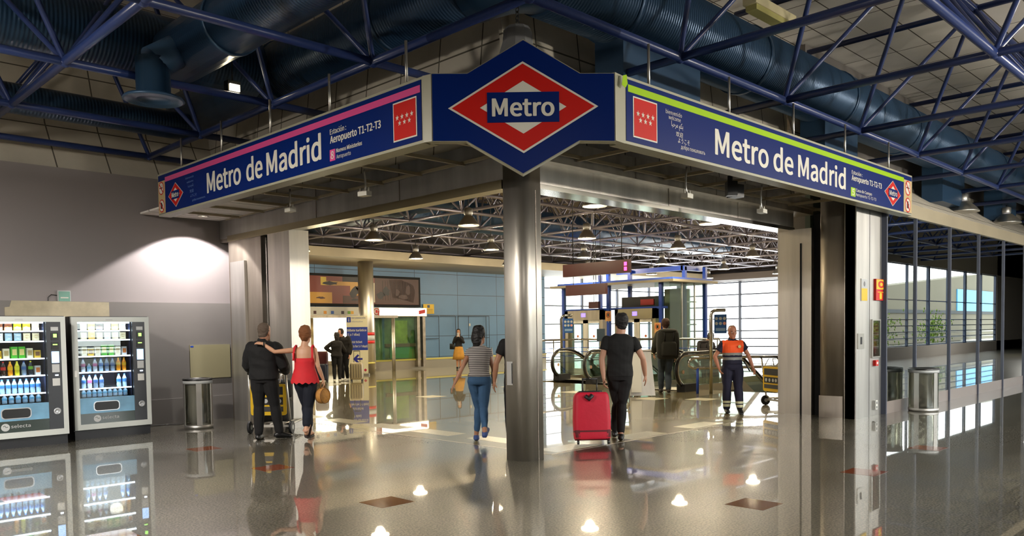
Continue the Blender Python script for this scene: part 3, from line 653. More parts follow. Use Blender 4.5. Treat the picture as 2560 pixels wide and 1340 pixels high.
# corner returns joining the three cabinets
def return_box(a, b, z0, z1, th=.1):
    a = Vector(a); b = Vector(b); d = (b - a).normalized(); n = Vector((-d.y, d.x)) * th
    if n.dot(Vector((1, 1))) < 0: n = -n
    m = MB(); m.prism([tuple(a), tuple(b), tuple(b + n), tuple(a + n)], z0, z1); return m.build('corner_return', 'sign_frame', SR)
lc = O + Vector((-.81 / s2, .81 / s2, 0)); rc_ = O + Vector((1.09 / s2, -1.09 / s2, 0))
return_box((5.352, 6.63), lc.xy, 3.57, 4.255); return_box(rc_.xy, (6.91, 5.202), 3.55, 4.245)
rods = [(5.45, y) for y in (7.02, 8.54, 10.0, 11.45, 12.87)] + [(x, 5.3) for x in (7.48, 9.2, 10.95, 12.7, 14.5)]
for x, y in rods: MB().tube((x, y, 4.2), (x, y, 4.74), .016).build('hanging_rod', 'alu', SR)
# splash of lime paint on the corner return
MB().prism([(0, 0), (.06, -.02), (.1, .03), (.08, .12), (.02, .1)], 0, .002, 0, 'XY').xf(frame((6.78, 5.14, 4.12), (1, 0, 0))).build('paint_splash', 'lime', SR)
# ------------------------------------------------------------ little heads on curved arms under the signs
def antenna(x, y, top, hz, rot, label, bend=.08, wide=.16):
    t = thing('sensor_arm', label, 'sensor', (x, y, 0), rot, 'sensors on arms under the signs')
    MB().path([(0, 0, top), (0, 0, top - .04), (.0, bend * .2, top - .12), (0, bend * .2, hz + .1), (0, 0, hz + .03)], .014).build('arm', 'alu', t)
    h = MB().box(-wide/2, wide/2, -.05, .05, hz - .03, hz + .03).build('head', 'offwhite', t)
    for q in (-wide/2, wide/2 - .015): MB().box(q, q + .015, -.01, .01, hz + .03, hz + .08).build('prong', 'offwhite', h)
    return t
antenna(6.2, 10.85, 3.75, 3.44, -PI/2, 'white sensor on a straight arm below the left sign, nearer the grey wall', 0)
antenna(6.2, 8.93, 3.75, 3.43, -PI/2 + .2, 'white pronged sensor on an arm below the left sign, nearer the pillar')
antenna(9.32, 6.0, 3.75, 3.36, .1, 'pale sensor on a bent arm below the right sign, nearer the pillar')
antenna(11.37, 6.0, 3.75, 3.35, .1, 'pale sensor on a bent arm below the right sign, nearer the jamb')
t = thing('twin_floodlight', 'black twin floodlight clamped under the right sign', 'floodlight', (10.35, 5.95, 3.55), .3)  # two black floodlight heads on one clamp
MB().box(-.16, -.02, -.06, .08, -.1, .1).xf(Matrix.Rotation(.5, 4, 'Z')).build('lamp_head', 'black', t)
MB().box(.02, .2, -.08, .08, -.1, .08).xf(Matrix.Rotation(-.5, 4, 'Z')).build('lamp_head', 'black', t)
MB().box(-.03, .03, -.03, .03, 0, .2).build('clamp', 'black', t)
# downlight that washes the grey wall beside the left end of the sign
t = thing('downlight', 'recessed downlight washing the grey wall under the left end of the sign', 'downlight', (6.35, 14.15, 3.72))
MB().lathe([(.09, .04), (.1, 0), (.085, -.005), (.07, .02), (.07, .04)], n=18).build('rim', 'alu', t); MB().lathe([(.005, .015), (.07, .015), (.07, .02), (.005, .02)], n=18).build('lens', 'lamp_hot', t)
light('downlight_beam', 'SPOT', (6.35, 14.15, 3.71), 260, (1, .93, .9), .05, (math.radians(12), 0, 0), angle=2.0, blend=.12)
# ------------------------------------------------------------ vending machines
M['vm_frame'] = mat('silver_grey_door_frame', '#c3c8c4', .4)
M['vm_body'] = mat('dark_machine_body', '#15171c', .45)
M['vm_side'] = mat('charcoal_service_panel', '#2b2e33', .35)
M['vm_inside'] = mat('dark_blue_cabinet_inside', '#1b2340', .6)
M['led'] = mat('cold_led_strip', '#dce8ff', .4, emit=7, ecol=(.75, .86, 1))
M['vm_lower'] = mat('blue_swirl_panel', '#6fa0bf', .3, noise=(2.2, .35, (1, 1, 1)))
M['vm_low2'] = mat('dark_glossy_panel', '#3c4643', .12)
M['screen_b'] = mat('lit_blue_screen', '#9cc6ff', .3, emit=1.2)
M['screen_g'] = mat('lit_green_digits', '#a0ff60', .3, emit=1.5)
M['chrome_ring'] = mat('silver_ring', '#c4c8cc', .25, .6)
M['coil'] = mat('wire_coil', '#9aa4b5', .3, .8)
ITEMC = {}
def icol(c, r=.35):
    if c not in ITEMC: ITEMC[c] = mat('packaging_' + c.strip('#'), c, r)
    return ITEMC[c]
M['water'] = mat('clear_blue_plastic', '#a8c8e6', .12)
def snack_mesh(w, h, d, c1, c2):
    b = MB(); rs = []
    for t in (0, .06, .2, .5, .8, .94, 1):
        k = math.sin(PI * min(max((t - .02) / .96, 0), 1)) ** .5 if 0 < t < 1 else 0
        dd = .004 + d / 2 * k; ww = w / 2 * (1 - .06 * k)
        rs.append([(ww * math.copysign(abs(math.cos(a)) ** .5, math.cos(a)), dd * math.copysign(abs(math.sin(a)) ** .9, math.sin(a)), h * t) for a in [2*PI*i/16 for i in range(16)]])
    b.rings(rs, 0); return b.mesh('snack_bag', [icol(c1)])
def make_snack(c1, c2, w=.105, h=.17, d=.05):
    o = bpy.data.objects.new('snack_bag', snack_mesh(w, h, d, c1, c2)); C.objects.link(o)
    b = MB(); b.rings([[(w*.36*math.cos(a), -d/2 - .004 + abs(math.cos(a))*.008, h*.55 + h*.22*math.sin(a)) for a in [2*PI*i/14 for i in range(14)]], [(w*.36*math.cos(a), -d/2 + .012, h*.55 + h*.22*math.sin(a)) for a in [2*PI*i/14 for i in range(14)]]])
    b.build('front_emblem', icol(c2), o); return o
def make_bottle(cb, cl, cc, h=.21, r=.033):
    b = MB(); b.lathe([(r*.9, 0), (r, .012), (r, h*.3), (r*.88, h*.36), (r, h*.42), (r, h*.66), (r*.5, h*.86), (r*.38, h*.9), (r*.38, h*.93)], n=14)
    o = b.build('bottle', icol(cb, .12) if isinstance(cb, str) and cb.startswith('#') else cb)
    MB().lathe([(r*1.015, h*.42), (r*1.015, h*.64)], n=14, cap=False).build('label_wrap', icol(cl), o)
    MB().lathe([(r*.42, h*.92), (r*.42, h*1.0), (r*.3, h*1.01)], n=12).build('cap', icol(cc), o)
    return o
def make_carton(c1, c2, w=.08, h=.17, d=.05):
    o = MB().box(-w/2, w/2, -d/2, d/2, 0, h).build('carton', icol(c1)); MB().box(-w*.35, w*.35, -d/2 - .002, -d/2, h*.3, h*.8).build('front_emblem', icol(c2), o); return o
def vending(x0, y0, idx, which, stock):
    W, D, Ht = 1.16, .88, 1.89
    t = thing('vending_machine', 'snack and drinks vending machine, %s' % which, 'vending machine', (x0, y0, 0))
    B = lambda *a: MB().box(*a)
    B(0, .035, .06, D, .13, Ht).build('side_wall', 'vm_body', t); B(W - .035, W, .06, D, .13, Ht).build('side_wall', 'vm_body', t)
    B(.035, W - .035, D - .03, D, .13, Ht).build('back_wall', 'vm_inside', t); B(0, W, .06, D, Ht, Ht + .03).build('top', 'vm_body', t)
    B(.035, W - .035, .06, D - .03, .13, .3).build('bottom_box', 'vm_body', t)
    p = B(.01, W - .01, .05, D, 0, .13).build('plinth', 'vm_body', t)
    # door frame, four rails
    d = MB(); fw = .085
    d.box(0, fw, 0, .06, .15, Ht + .02).box(W - fw*.8, W, 0, .06, .15, Ht + .02).box(fw, W - fw*.8, 0, .06, Ht - .06, Ht + .02).box(fw, W - fw*.8, 0, .06, .15, .15 + fw)
    dr = d.build('door', 'vm_frame', t)
    B(W - .26, W - fw*.8, .005, .055, .15 + fw, Ht - .06).build('service_panel', 'vm_side', dr)
    B(fw, W - .26, .012, .018, .64, Ht - .06).build('window_pane', 'glass', dr)
    B(fw, W - .26, .01, .06, .40, .64).build('delivery_panel', 'vm_lower', dr)
    fl_ = MB(); fl_.rings([[(x, .006, z) for x, z in rounded_poly(.28, .67, .43, .585, (.05,) * 4, 5)], [(x, .012, z) for x, z in rounded_poly(.28, .67, .43, .585, (.05,) * 4, 5)]]); fl_.build('flap_rim', 'chrome_ring', dr)
    fl_ = MB(); fl_.rings([[(x, .003, z) for x, z in rounded_poly(.295, .655, .442, .573, (.045,) * 4, 5)], [(x, .008, z) for x, z in rounded_poly(.295, .655, .442, .573, (.045,) * 4, 5)]]); fl_.build('delivery_flap', 'black', dr)
    B(fw, W - .26, .01, .06, .15 + fw, .40).build('brand_panel', 'vm_low2', dr)
    tx = thing('brand_lettering', None, None, mw=None); tx.parent = dr; tx.matrix_local = frame((0, .009, 0), (1, 0, 0))
    MB().lathe([(.055, 0), (.055, .002)], (.33, .315, .001), 24).build('round_mark', 'lgrey', tx)
    MB().path([(.30, .33, .004), (.325, .34, .004), (.335, .315, .004), (.36, .32, .004)], .004, n=5).build('mark_line', 'vm_low2', tx)
    lettering('selecta', .40, .30, .045, 'lgrey', tx, w=.25, bold=.0015)
    sx = W - .2
    B(sx, sx + .1, -.0, .006, 1.70, 1.755).build('price_card', 'lgrey', dr); B(sx, sx + .1, -.004, .006, 1.56, 1.67).build('card_reader', 'black', dr)
    B(sx + .03, sx + .075, -.006, -.003, 1.6, 1.65).build('reader_digits', 'screen_g', dr)
    B(sx, sx + .1, -.004, .006, 1.42, 1.53).build('keypad', 'black', dr); B(sx + .02, sx + .08, -.006, -.003, 1.485, 1.5).build('keypad_digits', 'screen_g', dr)
    B(sx, sx + .1, -.002, .006, 1.22, 1.39).build('screen', 'screen_b', dr); B(sx, sx + .1, 0, .006, 1.08, 1.2).build('notice', 'lgrey', dr)
    B(sx + .04, sx + .08, -.003, .006, 1.03, 1.045).build('coin_slot', 'led', dr); B(sx, sx + .1, 0, .006, .88, .99).build('steel_plate', 'steel_grey', dr)
    MB().lathe([(.05, 0), (.052, .008), (.035, .01), (.03, .004), (.005, .004)], n=20).xf(frame((sx + .05, .004, .50), (1, 0, 0))).build('coin_return', 'chrome_ring', dr)
    B(.02, .06, -.004, 0, .98, 1.08).build('lock_plate', 'steel_grey', dr); B(.5, .6, -.003, 0, Ht - .035, Ht - .015).build('badge', 'lgrey', dr)
    # shelves with lit front strips
    zs = [1.70, 1.55, 1.295, 1.045, .785]
    for k, z in enumerate(zs[:5] + []):
        s = B(.09, W - .28, .08, D - .05, z - .012, z).build('shelf', 'coil', t); B(.09, W - .28, .066, .08, z - .014, z + .004).build('light_strip', 'led', s)
    B(.09, .1, .07, D - .04, .64, Ht - .03).build('liner', 'vm_inside', t); B(W - .275, W - .262, .07, D - .04, .64, Ht - .03).build('liner', 'vm_inside', t)
    B(.1, W - .28, .075, .10, Ht - .08, Ht - .06).build('light_strip', 'led', t)
    for k, row in enumerate(stock):
        z = (zs[:5] + [.645])[k] + .001
        n = len(row)
        for i, it in enumerate(row):
            if it is None: continue
            x = x0 + .14 + (W - .46) * (i + .5) / n + (0.01 if n < 8 else 0); kind, src, word = it
            for rear in (0,):
                o = copy_tree(src); o.location = (x, y0 + .13, z); o.rotation_euler = (0, 0, random.uniform(-.2, .2))
                nm = {0: 'top shelf', 1: 'second shelf', 2: 'third shelf', 3: 'fourth shelf', 4: 'fifth shelf', 5: 'bottom shelf'}[k]
                o['label'] = '%s on the %s of the %s machine' % (word, nm, 'left hand' if idx == 0 else 'right hand')
                o['category'] = kind; o['group'] = '%s on the %s of the %s vending machine' % (word + 's', nm, 'left' if idx == 0 else 'right')
    light('cabinet_light', 'AREA', (x0 + W*.42, y0 + .07, 1.74), 5.5, (.8, .9, 1), W*.6, (0.55, 0, 0), shape='RECTANGLE', size_y=.04)
    light('cabinet_light', 'AREA', (x0 + W*.42, y0 + .07, 1.02), 3, (.8, .9, 1), W*.6, (0.6, 0, 0), shape='RECTANGLE', size_y=.04)
    return t
S = {}
def proto(k, o): o.location = (0, 0, -50); S[k] = o
proto('brown', make_snack('#6e3a1e', '#c9a24a')); proto('dark', make_snack('#241c1c', '#b33a2a')); proto('lime', make_snack('#b6d81c', '#f4f2e0')); proto('gold', make_snack('#d8a82a', '#f3ead0'))
proto('cream', make_snack('#e4d6b0', '#b98a3c', .1, .12)); proto('white', make_snack('#dcdad4', '#5a86c0', .1, .12)); proto('bluebag', make_snack('#9db9c9', '#f0eee0', .1, .12))
proto('green', make_carton('#3faa1c', '#e9d98a', .085, .175)); proto('yel', make_carton('#dcb42c', '#7a4a1c', .085, .12)); proto('pale', make_carton('#e2dcc4', '#b8a06a', .08, .15)); proto('can', make_carton('#d6d8de', '#e07a2a', .075, .14))
proto('cola', make_bottle('#2a120c', '#c22a2a', '#c22020')); proto('orange', make_bottle('#e8920c', '#f5c21c', '#f0b010')); proto('lemon', make_bottle('#d8d21c', '#e8e23a', '#e8dc1c')); proto('bluedrink', make_bottle('#7f93ad', '#3b62a0', '#2b4fa0')); proto('darkd', make_bottle('#1d2430', '#7ec23c', '#e0e020'))
proto('water', make_bottle(M['water'], '#3f7fd0', '#3060c0')); proto('smallw', make_bottle(M['water'], '#6fb4dc', '#e8f0ff', .13, .034)); proto('pink', make_bottle('#cfd4e4', '#d070a8', '#3b52a0'))
sn = lambda k, w: ('snack', S[k], w); bo = lambda k, w: ('bottle', S[k], w); ca = lambda k, w: ('carton', S[k], w)
stockA = [[sn('dark', 'dark snack bag'), sn('brown', 'brown snack bag'), sn('brown', 'brown snack bag'), sn('lime', 'lime green snack bag'), sn('gold', 'golden snack bag'), sn('cream', 'small cream snack bag')],
  [sn('white', 'small white snack bag'), sn('white', 'small white snack bag'), sn('bluebag', 'pale blue snack bag'), sn('bluebag', 'pale blue snack bag'), sn('cream', 'small cream snack bag'), sn('cream', 'small cream snack bag')],
  [ca('yel', 'small yellow carton'), ca('yel', 'small yellow carton'), ca('pale', 'pale carton'), ca('green', 'tall green carton'), ca('green', 'tall green carton'), ca('pale', 'pale carton'), ca('yel', 'small yellow carton')],
  [bo('cola', 'dark cola bottle'), bo('cola', 'dark cola bottle'), bo('cola', 'dark cola bottle'), bo('orange', 'orange drink bottle'), bo('lemon', 'yellow drink bottle'), bo('bluedrink', 'blue capped bottle'), bo('darkd', 'dark bottle with a yellow cap'), ca('can', 'white and orange can')],
  [bo('water', 'water bottle')] * 9,
  [bo('smallw', 'small water bottle')] * 8]
stockB = [[sn('cream', 'small cream snack bag'), sn('gold', 'golden snack bag'), sn('dark', 'dark snack bag'), sn('cream', 'small cream snack bag'), sn('gold', 'golden snack bag'), sn('white', 'small white snack bag')],
  [sn('cream', 'small cream snack bag'), sn('gold', 'golden snack bag'), sn('cream', 'small cream snack bag'), sn('white', 'small white snack bag'), sn('cream', 'small cream snack bag'), sn('cream', 'small cream snack bag')],
  [ca('pale', 'pale carton'), ca('yel', 'small yellow carton'), ca('pale', 'pale carton'), ca('green', 'tall green carton'), ca('green', 'tall green carton'), ca('pale', 'pale carton'), ca('can', 'white and orange can')],
  [bo('pink', 'pink labelled bottle'), bo('smallw', 'small water bottle'), bo('pink', 'pink labelled bottle'), bo('water', 'water bottle'), bo('bluedrink', 'blue capped bottle'), bo('bluedrink', 'blue capped bottle'), bo('orange', 'orange drink bottle'), bo('orange', 'orange drink bottle')],
  [bo('water', 'water bottle'), bo('pink', 'pink labelled bottle'), bo('bluedrink', 'blue capped bottle'), bo('bluedrink', 'blue capped bottle'), None, None, bo('water', 'water bottle'), bo('water', 'water bottle')],
  [bo('smallw', 'small water bottle')] * 9]
vending(2.63, 13.28, 0, 'the one cut by the left edge of the photo', stockA)
vending(3.95, 13.55, 1, 'the whole one nearer the litter bin', stockB)
for o in S.values():
    for ch in list(o.children): bpy.data.objects.remove(ch)
    bpy.data.objects.remove(o)
# things on the left wall
t = thing('wall_sensor', 'small green and grey electrical box on the wall above the machines', 'electrical box', (4.24, 14.9, 2.28))
MB().box(-.1, .1, -.05, 0, -.1, .1).build('case', 'lgrey', t); MB().box(-.085, .085, -.058, -.05, -.085, .085).build('green_cover', mat('dull_green_cover', '#4f8a76', .3), t); MB().box(-.06, .06, -.062, -.058, -.03, -.01).build('label_strip', 'offwhite', t)
tag(MB().path([(4.14, 14.88, 2.3), (4.05, 14.87, 2.31), (4.0, 14.87, 2.26), (3.99, 14.87, 2.0), (3.99, 14.77, 1.8)], .006, n=6).build('cable', 'black'), 'thin black cable dropping from the green box behind the machine', 'cable')
t = thing('wall_panel', 'blank cream panel fixed on the grey wall above the bin', 'panel', (6.30, 14.8, .79))
MB().box(0, .78, -.025, 0, 0, .63).build('board', mat('old_cream_board', '#9a9474', .5), t); MB().box(.01, .07, -.028, -.025, .585, .615).build('sticker', 'blue', t)
t = MB().path([(5.15, 14.6, .012), (5.6, 14.55, .012), (6.2, 14.4, .012), (6.6, 14.6, .012)], .008, n=6).build('floor_cable', 'black'); tag(t, 'black cable lying along the floor between machine and bin', 'cable')
# ------------------------------------------------------------ litter bins
M['bin_clear'] = glass('scratched_clear_plastic', '#c9c6b8', .8, .06, .12)
def bin_(x, y, label, h=.85, r=.23, bag=1):
    t = thing('litter_bin', label, 'litter bin', (x, y, 0))
    MB().lathe([(r, 0), (r + .01, .02), (r + .01, .06), (r*.5, .065), (.01, .065)], n=28).build('base', 'steel_grey', t)
    MB().lathe([(r, .05), (r, h - .08)], n=32, cap=False).build('clear_drum', 'bin_clear', t)
    MB().lathe([(r, h - .09), (r + .012, h - .085), (r + .012, h - .03), (r + .005, h - .025)], n=32, cap=False).build('top_band', 'lgrey', t)
    MB().lathe([(r + .012, h - .04), (r + .018, h - .01), (r, h), (r*.75, h), (r*.7, h - .05)], n=32, cap=False).build('rim', 'black', t)
    for a in (-2.3, -.4, 1.4, 2.8): MB().box(-.045, .045, r - .006, r + .003, .05, h - .08).xf(Matrix.Rotation(a, 4, 'Z')).build('upright', 'steel_grey', t)
    if bag:
        g = MB().lathe([(.03, .07), (.15, .1), (.17, .3), (.15, .5), (.16, .72), (.17, h - .04)], (-.02, .0, 0), 16).build('bag', mat('thin_bag', '#c9cdd2', .35, alpha=.55), t)
        for k in range(9):
            a = random.uniform(0, 6.28); q = random.uniform(.02, .1); c = random.choice(['#3a4a8a', '#d8dce0', '#3a6a4a', '#202428', '#b8c4d0', '#8a8f96'])
            tag(MB().ell((x + q*math.cos(a), y + q*math.sin(a), .12 + k*.045), (.05, .045, .035), n=9, m=6).build('crumpled_wrapper', icol(c)), 'crumpled wrapper inside the clear bin %s' % ('by the grey wall' if x < 10 else 'by the glass wall'), 'litter', 'crumpled wrapper inside the clear bin %s' % ('by the grey wall' if x < 10 else 'by the glass wall'))
    return t
bin_(5.95, 13.68, 'round clear litter bin with a dark rim, beside the vending machines', .86)
bin_(15.95, 5.18, 'round clear litter bin with a dark rim, in front of the glass wall', .80, .25)
# ------------------------------------------------------------ signs and boxes on the right jamb (front face y = 5.56)
def jl(px): return 13.77 + (px - 2133) * .0164
t = thing('notice', 'yellow notice with a white picture on the steel jamb', 'notice', (13.98, 5.56, 2.02)); t.scale = (1.3, 1, .64); MB().box(0, .21, -.012, 0, 0, .6).build('plate', 'alu', t); MB().box(.01, .20, -.015, -.012, .01, .34).build('yellow_part', 'yellow', t); MB().box(.01, .2, -.015, -.012, .34, .59).build('white_part', 'lgrey', t); MB().ell((.1, -.016, .46), (.03, .003, .07)).build('picture', 'grey', t)
t = thing('fire_sign', 'red sign with a hose reel ring above an extinguisher picture', 'sign', (14.57, 5.54, 2.04)); t.scale = (1.35, 1, .63)
MB().box(0, .34, -.012, 0, 0, .6).build('plate', 'red', t); MB().box(.015, .325, -.016, -.012, .31, .585).build('yellow_field', 'yellow', t)
MB().lathe([(.1, 0), (.1, .003)], n=24).xf(frame((.17, -.016, .45), (1, 0, 0))).build('ring', 'red', t); MB().lathe([(.05, 0), (.05, .003)], n=24).xf(frame((.17, -.019, .45), (1, 0, 0))).build('ring_centre', 'yellow', t)
MB().box(.12, .2, -.016, -.012, .04, .2).box(.06, .26, -.016, -.012, .22, .245).box(.14, .18, -.016, -.012, .2, .23).build('extinguisher_picture', 'yellow', t)
MB().box(-.006, 0, -.02, .02, 0, .6).build('side_flange', 'red', t)
t = thing('switch_plate', 'square steel plate with a black key slot on the jamb', 'plate', (13.85, 5.56, 1.2)); t.scale = (1.2, 1, .78); MB().box(0, .22, -.015, 0, 0, .34).build('plate', 'alu', t); MB().box(.08, .14, -.018, -.015, .1, .26).build('slot', 'black', t)
t = thing('fire_cabinet', 'glazed fire hose cabinet in the steel jamb', 'cabinet', (14.43, 5.56, 1.03)); t.scale = (1.25, 1, .71)
fr = MB().box(0, .03, -.03, 0, 0, .95).box(.28, .31, -.03, 0, 0, .95).box(.03, .28, -.03, 0, 0, .03).box(.03, .28, -.03, 0, .92, .95).build('frame', 'alu', t); MB().box(.03, .28, -.006, 0, .03, .92).build('back', mat('dark_red_inside', '#5a2a22', .6), t)
MB().ell((.13, -.012, .28), (.06, .008, .2), n=12, m=8).build('extinguisher', icol('#8a1c18', .4), t); MB().box(.05, .25, -.02, -.006, .5, .85).build('hose_box', mat('dusky_red', '#8a3a30', .5), t); MB().box(.03, .28, -.028, -.024, .03, .92).build('glazing', 'glass_green', t)
t = thing('call_point', 'small red alarm call point on the jamb', 'alarm button', (14.54, 5.56, .885)); t.scale = (1.1, 1, .9); MB().box(0, .11, -.05, 0, 0, .11).build('case', 'red', t); MB().box(.03, .08, -.054, -.05, .03, .08).build('button', 'white', t)
t = thing('socket', 'white double socket low on the jamb', 'socket', (14.54, 5.56, .115)); t.scale = (1.2, 1, .72); MB().box(0, .08, -.05, 0, 0, .22).build('case', 'white', t); MB().box(.025, .055, -.055, -.05, .02, .08).box(.025, .055, -.055, -.05, .13, .19).build('outlet', 'grey', t)
# ------------------------------------------------------------ mural, ticket counter and fittings on the blue wall
FB = frame((0, 27.75, 0), (1, 0, 0))      # local x = X, y = Z
t = thing('mural', 'wide framed collage picture in rust red, ochre and black high on the blue wall', 'picture', mw=FB)
def pp(par, name, poly, z0, z1, m): return MB().prism(poly, z0, z1).build(name, m, par)
MB().box(15.1, 22.0, 2.68, 3.96, -.03, .08).build('frame', 'blackm', t)
pr = pp(t, 'picture_surface', rect(15.2, 2.78, 21.9, 3.86), .08, .085, mat('rust_red_print', '#7a2e1c', .35))
oc = mat('ochre_print', '#c8963a', .35); ye = mat('mustard_print', '#d0b23a', .35); dk = mat('dark_print', '#1f1a18', .4); dbr = mat('brown_print', '#4a2a20', .4); pa = mat('pale_print', '#cfc4a8', .4)
for n, po, m in (('ochre_block', rect(16.55, 2.79, 17.55, 3.22), oc), ('yellow_block', rect(15.7, 3.32, 16.05, 3.55), ye), ('yellow_block', rect(17.05, 3.5, 17.3, 3.82), ye), ('ochre_block', rect(17.05, 3.5, 19.0, 3.66), oc),
                 ('dark_block', rect(18.05, 3.66, 19.2, 3.86), dk), ('brown_block', rect(18.05, 2.79, 19.05, 3.1), dbr), ('ochre_block', rect(18.4, 3.12, 19.05, 3.6), oc), ('pale_block', rect(19.1, 2.85, 19.6, 3.65), pa), ('dark_block', rect(19.6, 2.79, 21.9, 3.86), dbr), ('pale_block', rect(19.62, 2.83, 20.45, 3.8), pa),
                 ('pale_sheet', [(20.3, 3.8), (21.0, 3.82), (21.6, 3.62), (21.72, 3.3), (21.6, 2.86), (21.0, 3.0), (20.5, 3.06)], pa)):
    pp(pr, n, po, .085, .088 + .001 * random.random(), m)
def blotch(cx, cy_, w, h, m, n=11, z=.091):
    po = [(cx + w * math.cos(2*PI*i/n) * random.uniform(.45, 1), cy_ + h * math.sin(2*PI*i/n) * random.uniform(.45, 1)) for i in range(n)]
    pp(pr, 'print_shape', po, z, z + .002, m)
for a in ((17.5, 3.58, .5, .1, dk), (18.6, 3.25, .3, .3, dk), (18.75, 3.42, .1, .12, dk), (19.9, 3.15, .25, .2, dk), (20.2, 3.3, .22, .25, dk), (21.3, 3.4, .18, .25, dbr), (21.1, 3.1, .3, .12, dbr), (20.75, 3.3, .16, .2, dbr), (16.2, 3.4, .28, .12, pa), (16.1, 3.6, .2, .1, dbr), (17.05, 3.0, .25, .06, dbr), (19.3, 3.1, .12, .2, mat('red_print', '#b83a2a', .4)), (18.6, 2.95, .2, .06, dk)): blotch(*a)
b = MB()
for k in range(12): b.box(20.0 + k * .13, 20.01 + k * .13, 2.95, 3.75, .092, .094)
b.build('line_work', dk, pr)
b = MB()
for k in range(7):
    a = k * .5; b.path([(15.9 + .25 * math.cos(a + j * .5) * (1 - j * .06) + k*.04, 3.4 + .38 * math.sin(a + j * .5) * (1 - j * .08), .095) for j in range(7)], .008, n=4)
b.build('scribble', pa, pr)
t = thing('ticket_booth', 'ticket office front with a white header, bright glowing panel and green glazed booth', 'ticket booth', mw=FB)
hd = MB().box(13, 22.2, 2.27, 2.64, -.1, .25).build('header', 'offwhite', t)
MB().box(19.7, 22.18, 2.3, 2.62, .25, .26).build('lit_header', mat('lit_white_header', '#fff6dc', .4, emit=1.6), hd)
for x, w, c in ((15.75, .28, '#222a44'), (16.3, .12, '#6a5a2c'), (16.6, .12, '#4a2626'), (17.05, .13, '#d8902a'), (17.38, .13, '#2a5aa8'), (17.85, .13, '#2a1c28'), (18.15, .13, '#6a9a2a'), (18.3, .13, '#d8a02a')): MB().box(x, x + w, 2.36, 2.48, .25, .255).build('colour_square', icol(c), hd)
for x, c in ((18.95, '#3a9a3a'), (19.05, '#2a6a3a'), (19.15, '#d84a5a'), (19.25, '#c83a4a')): MB().box(x, x + .07, 2.34, 2.6, .25, .255).build('colour_bar', icol(c), hd)
MB().path([(19.55 + .13*math.cos(a), 2.47 + .13*math.sin(a), .255) for a in [2*PI*i/16 for i in range(16)]], .015, n=5, closed=True).build('train_icon_ring', 'red', hd); MB().box(19.5, 19.6, 2.41, 2.53, .25, .255).build('train_icon', 'red', hd)
MB().box(19.3, 19.4, 2.3, 2.3, .25, .255)
MB().box(19.62, 19.68, 2.3, 2.5, .25, .255).build('bus_icon', 'red', hd)
lettering('Ticket', 20.95, 2.43, .1, icol('#8a5a5a'), hd, w=.42, z=.262)
MB().prism([(21.75, 2.36), (22.1, 2.42), (22.1, 2.58), (21.75, 2.52)], .26, .265).build('red_stamp', 'red', hd)
for x in (15.62, 20.1): MB().tube((x, .0, .62), (x, 2.27, .62), .075, n=14).build('post', 'steel', t)
MB().box(15.5, 20.3, 2.2, 2.3, .2, .7).build('header_soffit', 'steel_dark', t)
MB().box(15.85, 16.7, .45, 2.2, .02, .05).build('picture_panel', mat('sepia_print', '#a08c62', .5, noise=(3, .5, (1, 1, 1))), t)
gw = MB().box(16.72, 19.3, .5, 2.24, .02, .05).build('glowing_panel', mat('backlit_yellow_white_panel', '#fff3bd', .4, emit=2.6, ecol=(1, .93, .66)), t)
lettering('METRO DE MADRID', 16.9, 2.12, .05, icol('#6a8a9a'), gw, w=.8, z=.055)
MB().box(15.7, 19.4, .38, .5, .0, .12).build('sill', 'base_metal', t)
MB().box(19.35, 21.9, .46, 2.27, -.02, .0).build('booth_back', mat('green_booth_inside', '#5a7a4c', .5, noise=(2.5, .5, (1, 1, 1))), t)
MB().box(20.5, 21.3, 1.1, 2.1, 0, .02).build('lime_poster', mat('lime_poster', '#8fae3a', .4, noise=(3, .3, (1, 1, 1))), t)
MB().box(20.35, 21.5, .5, .98, 0, .04).build('green_counter', mat('green_counter_front', '#3f9a5a', .4), t); MB().box(20.1, 21.7, .98, 1.12, 0, .1).build('counter_top', mat('brown_counter_top', '#6b5a3c', .4), t)
MB().box(19.35, 21.7, .46, 2.27, .16, .17).build('booth_glass', 'glass_green', t)
MB().box(21.7, 21.85, .1, 2.27, .0, .2).build('booth_post', 'steel_dark', t); MB().box(22.0, 22.15, .1, 2.27, .0, .2).build('booth_post', 'steel_dark', t)
MB().box(19.2, 19.5, .1, 2.27, .12, .2).build('booth_post', 'steel_dark', t)
light('counter_glow', 'AREA', (18, 27.4, 1.4), 50, (1, .9, .6), 2.4, (-PI/2, 0, 0), shape='RECTANGLE', size_y=1.6)
t = thing('notice', 'yellow notice with a dark emblem on the blue wall right of the booth', 'notice', mw=FB)
pl_ = MB().box(22.2, 22.8, 2.4, 2.82, 0, .02).build('plate', 'yellow', t); MB().box(22.42, 22.56, 2.66, 2.78, .02, .025).build('emblem', icol('#20345a'), t)
for k in range(3): MB().box(22.28, 22.72, 2.46 + k*.06, 2.475 + k*.06, .02, .024).build('text_line', icol('#5a4a1a'), pl_)
b = MB()
for x, z0, z1 in ((23.02, .46, 2.3), (24.0, .46, 2.3), (24.17, .46, 2.3), (24.8, 1.3, 2.3), (26.1, .46, 2.3), (25.9, .46, 2.3)): b.box(x, x + .025, z0, z1, .045, .055)
for x0, x1, z in ((21.9, 23.02, 2.3), (21.9, 23.02, 1.3), (23.1, 24.0, 2.3), (24.17, 26.1, 2.3), (24.17, 26.1, 1.29)): b.box(x0, x1, z - .012, z + .012, .045, .055)
b.xf(FB); b.xf(Matrix.Translation((0, 0, 0))); struct(b.build('door_1', icol('#22303f')))
tag(MB().box(-.04, .04, -.03, 0, -.06, .06).build('wall_switch', 'offwhite', None, (24.95, 27.8, 1.9)), 'small pale switch box on the blue wall above the striped top woman', 'switch')
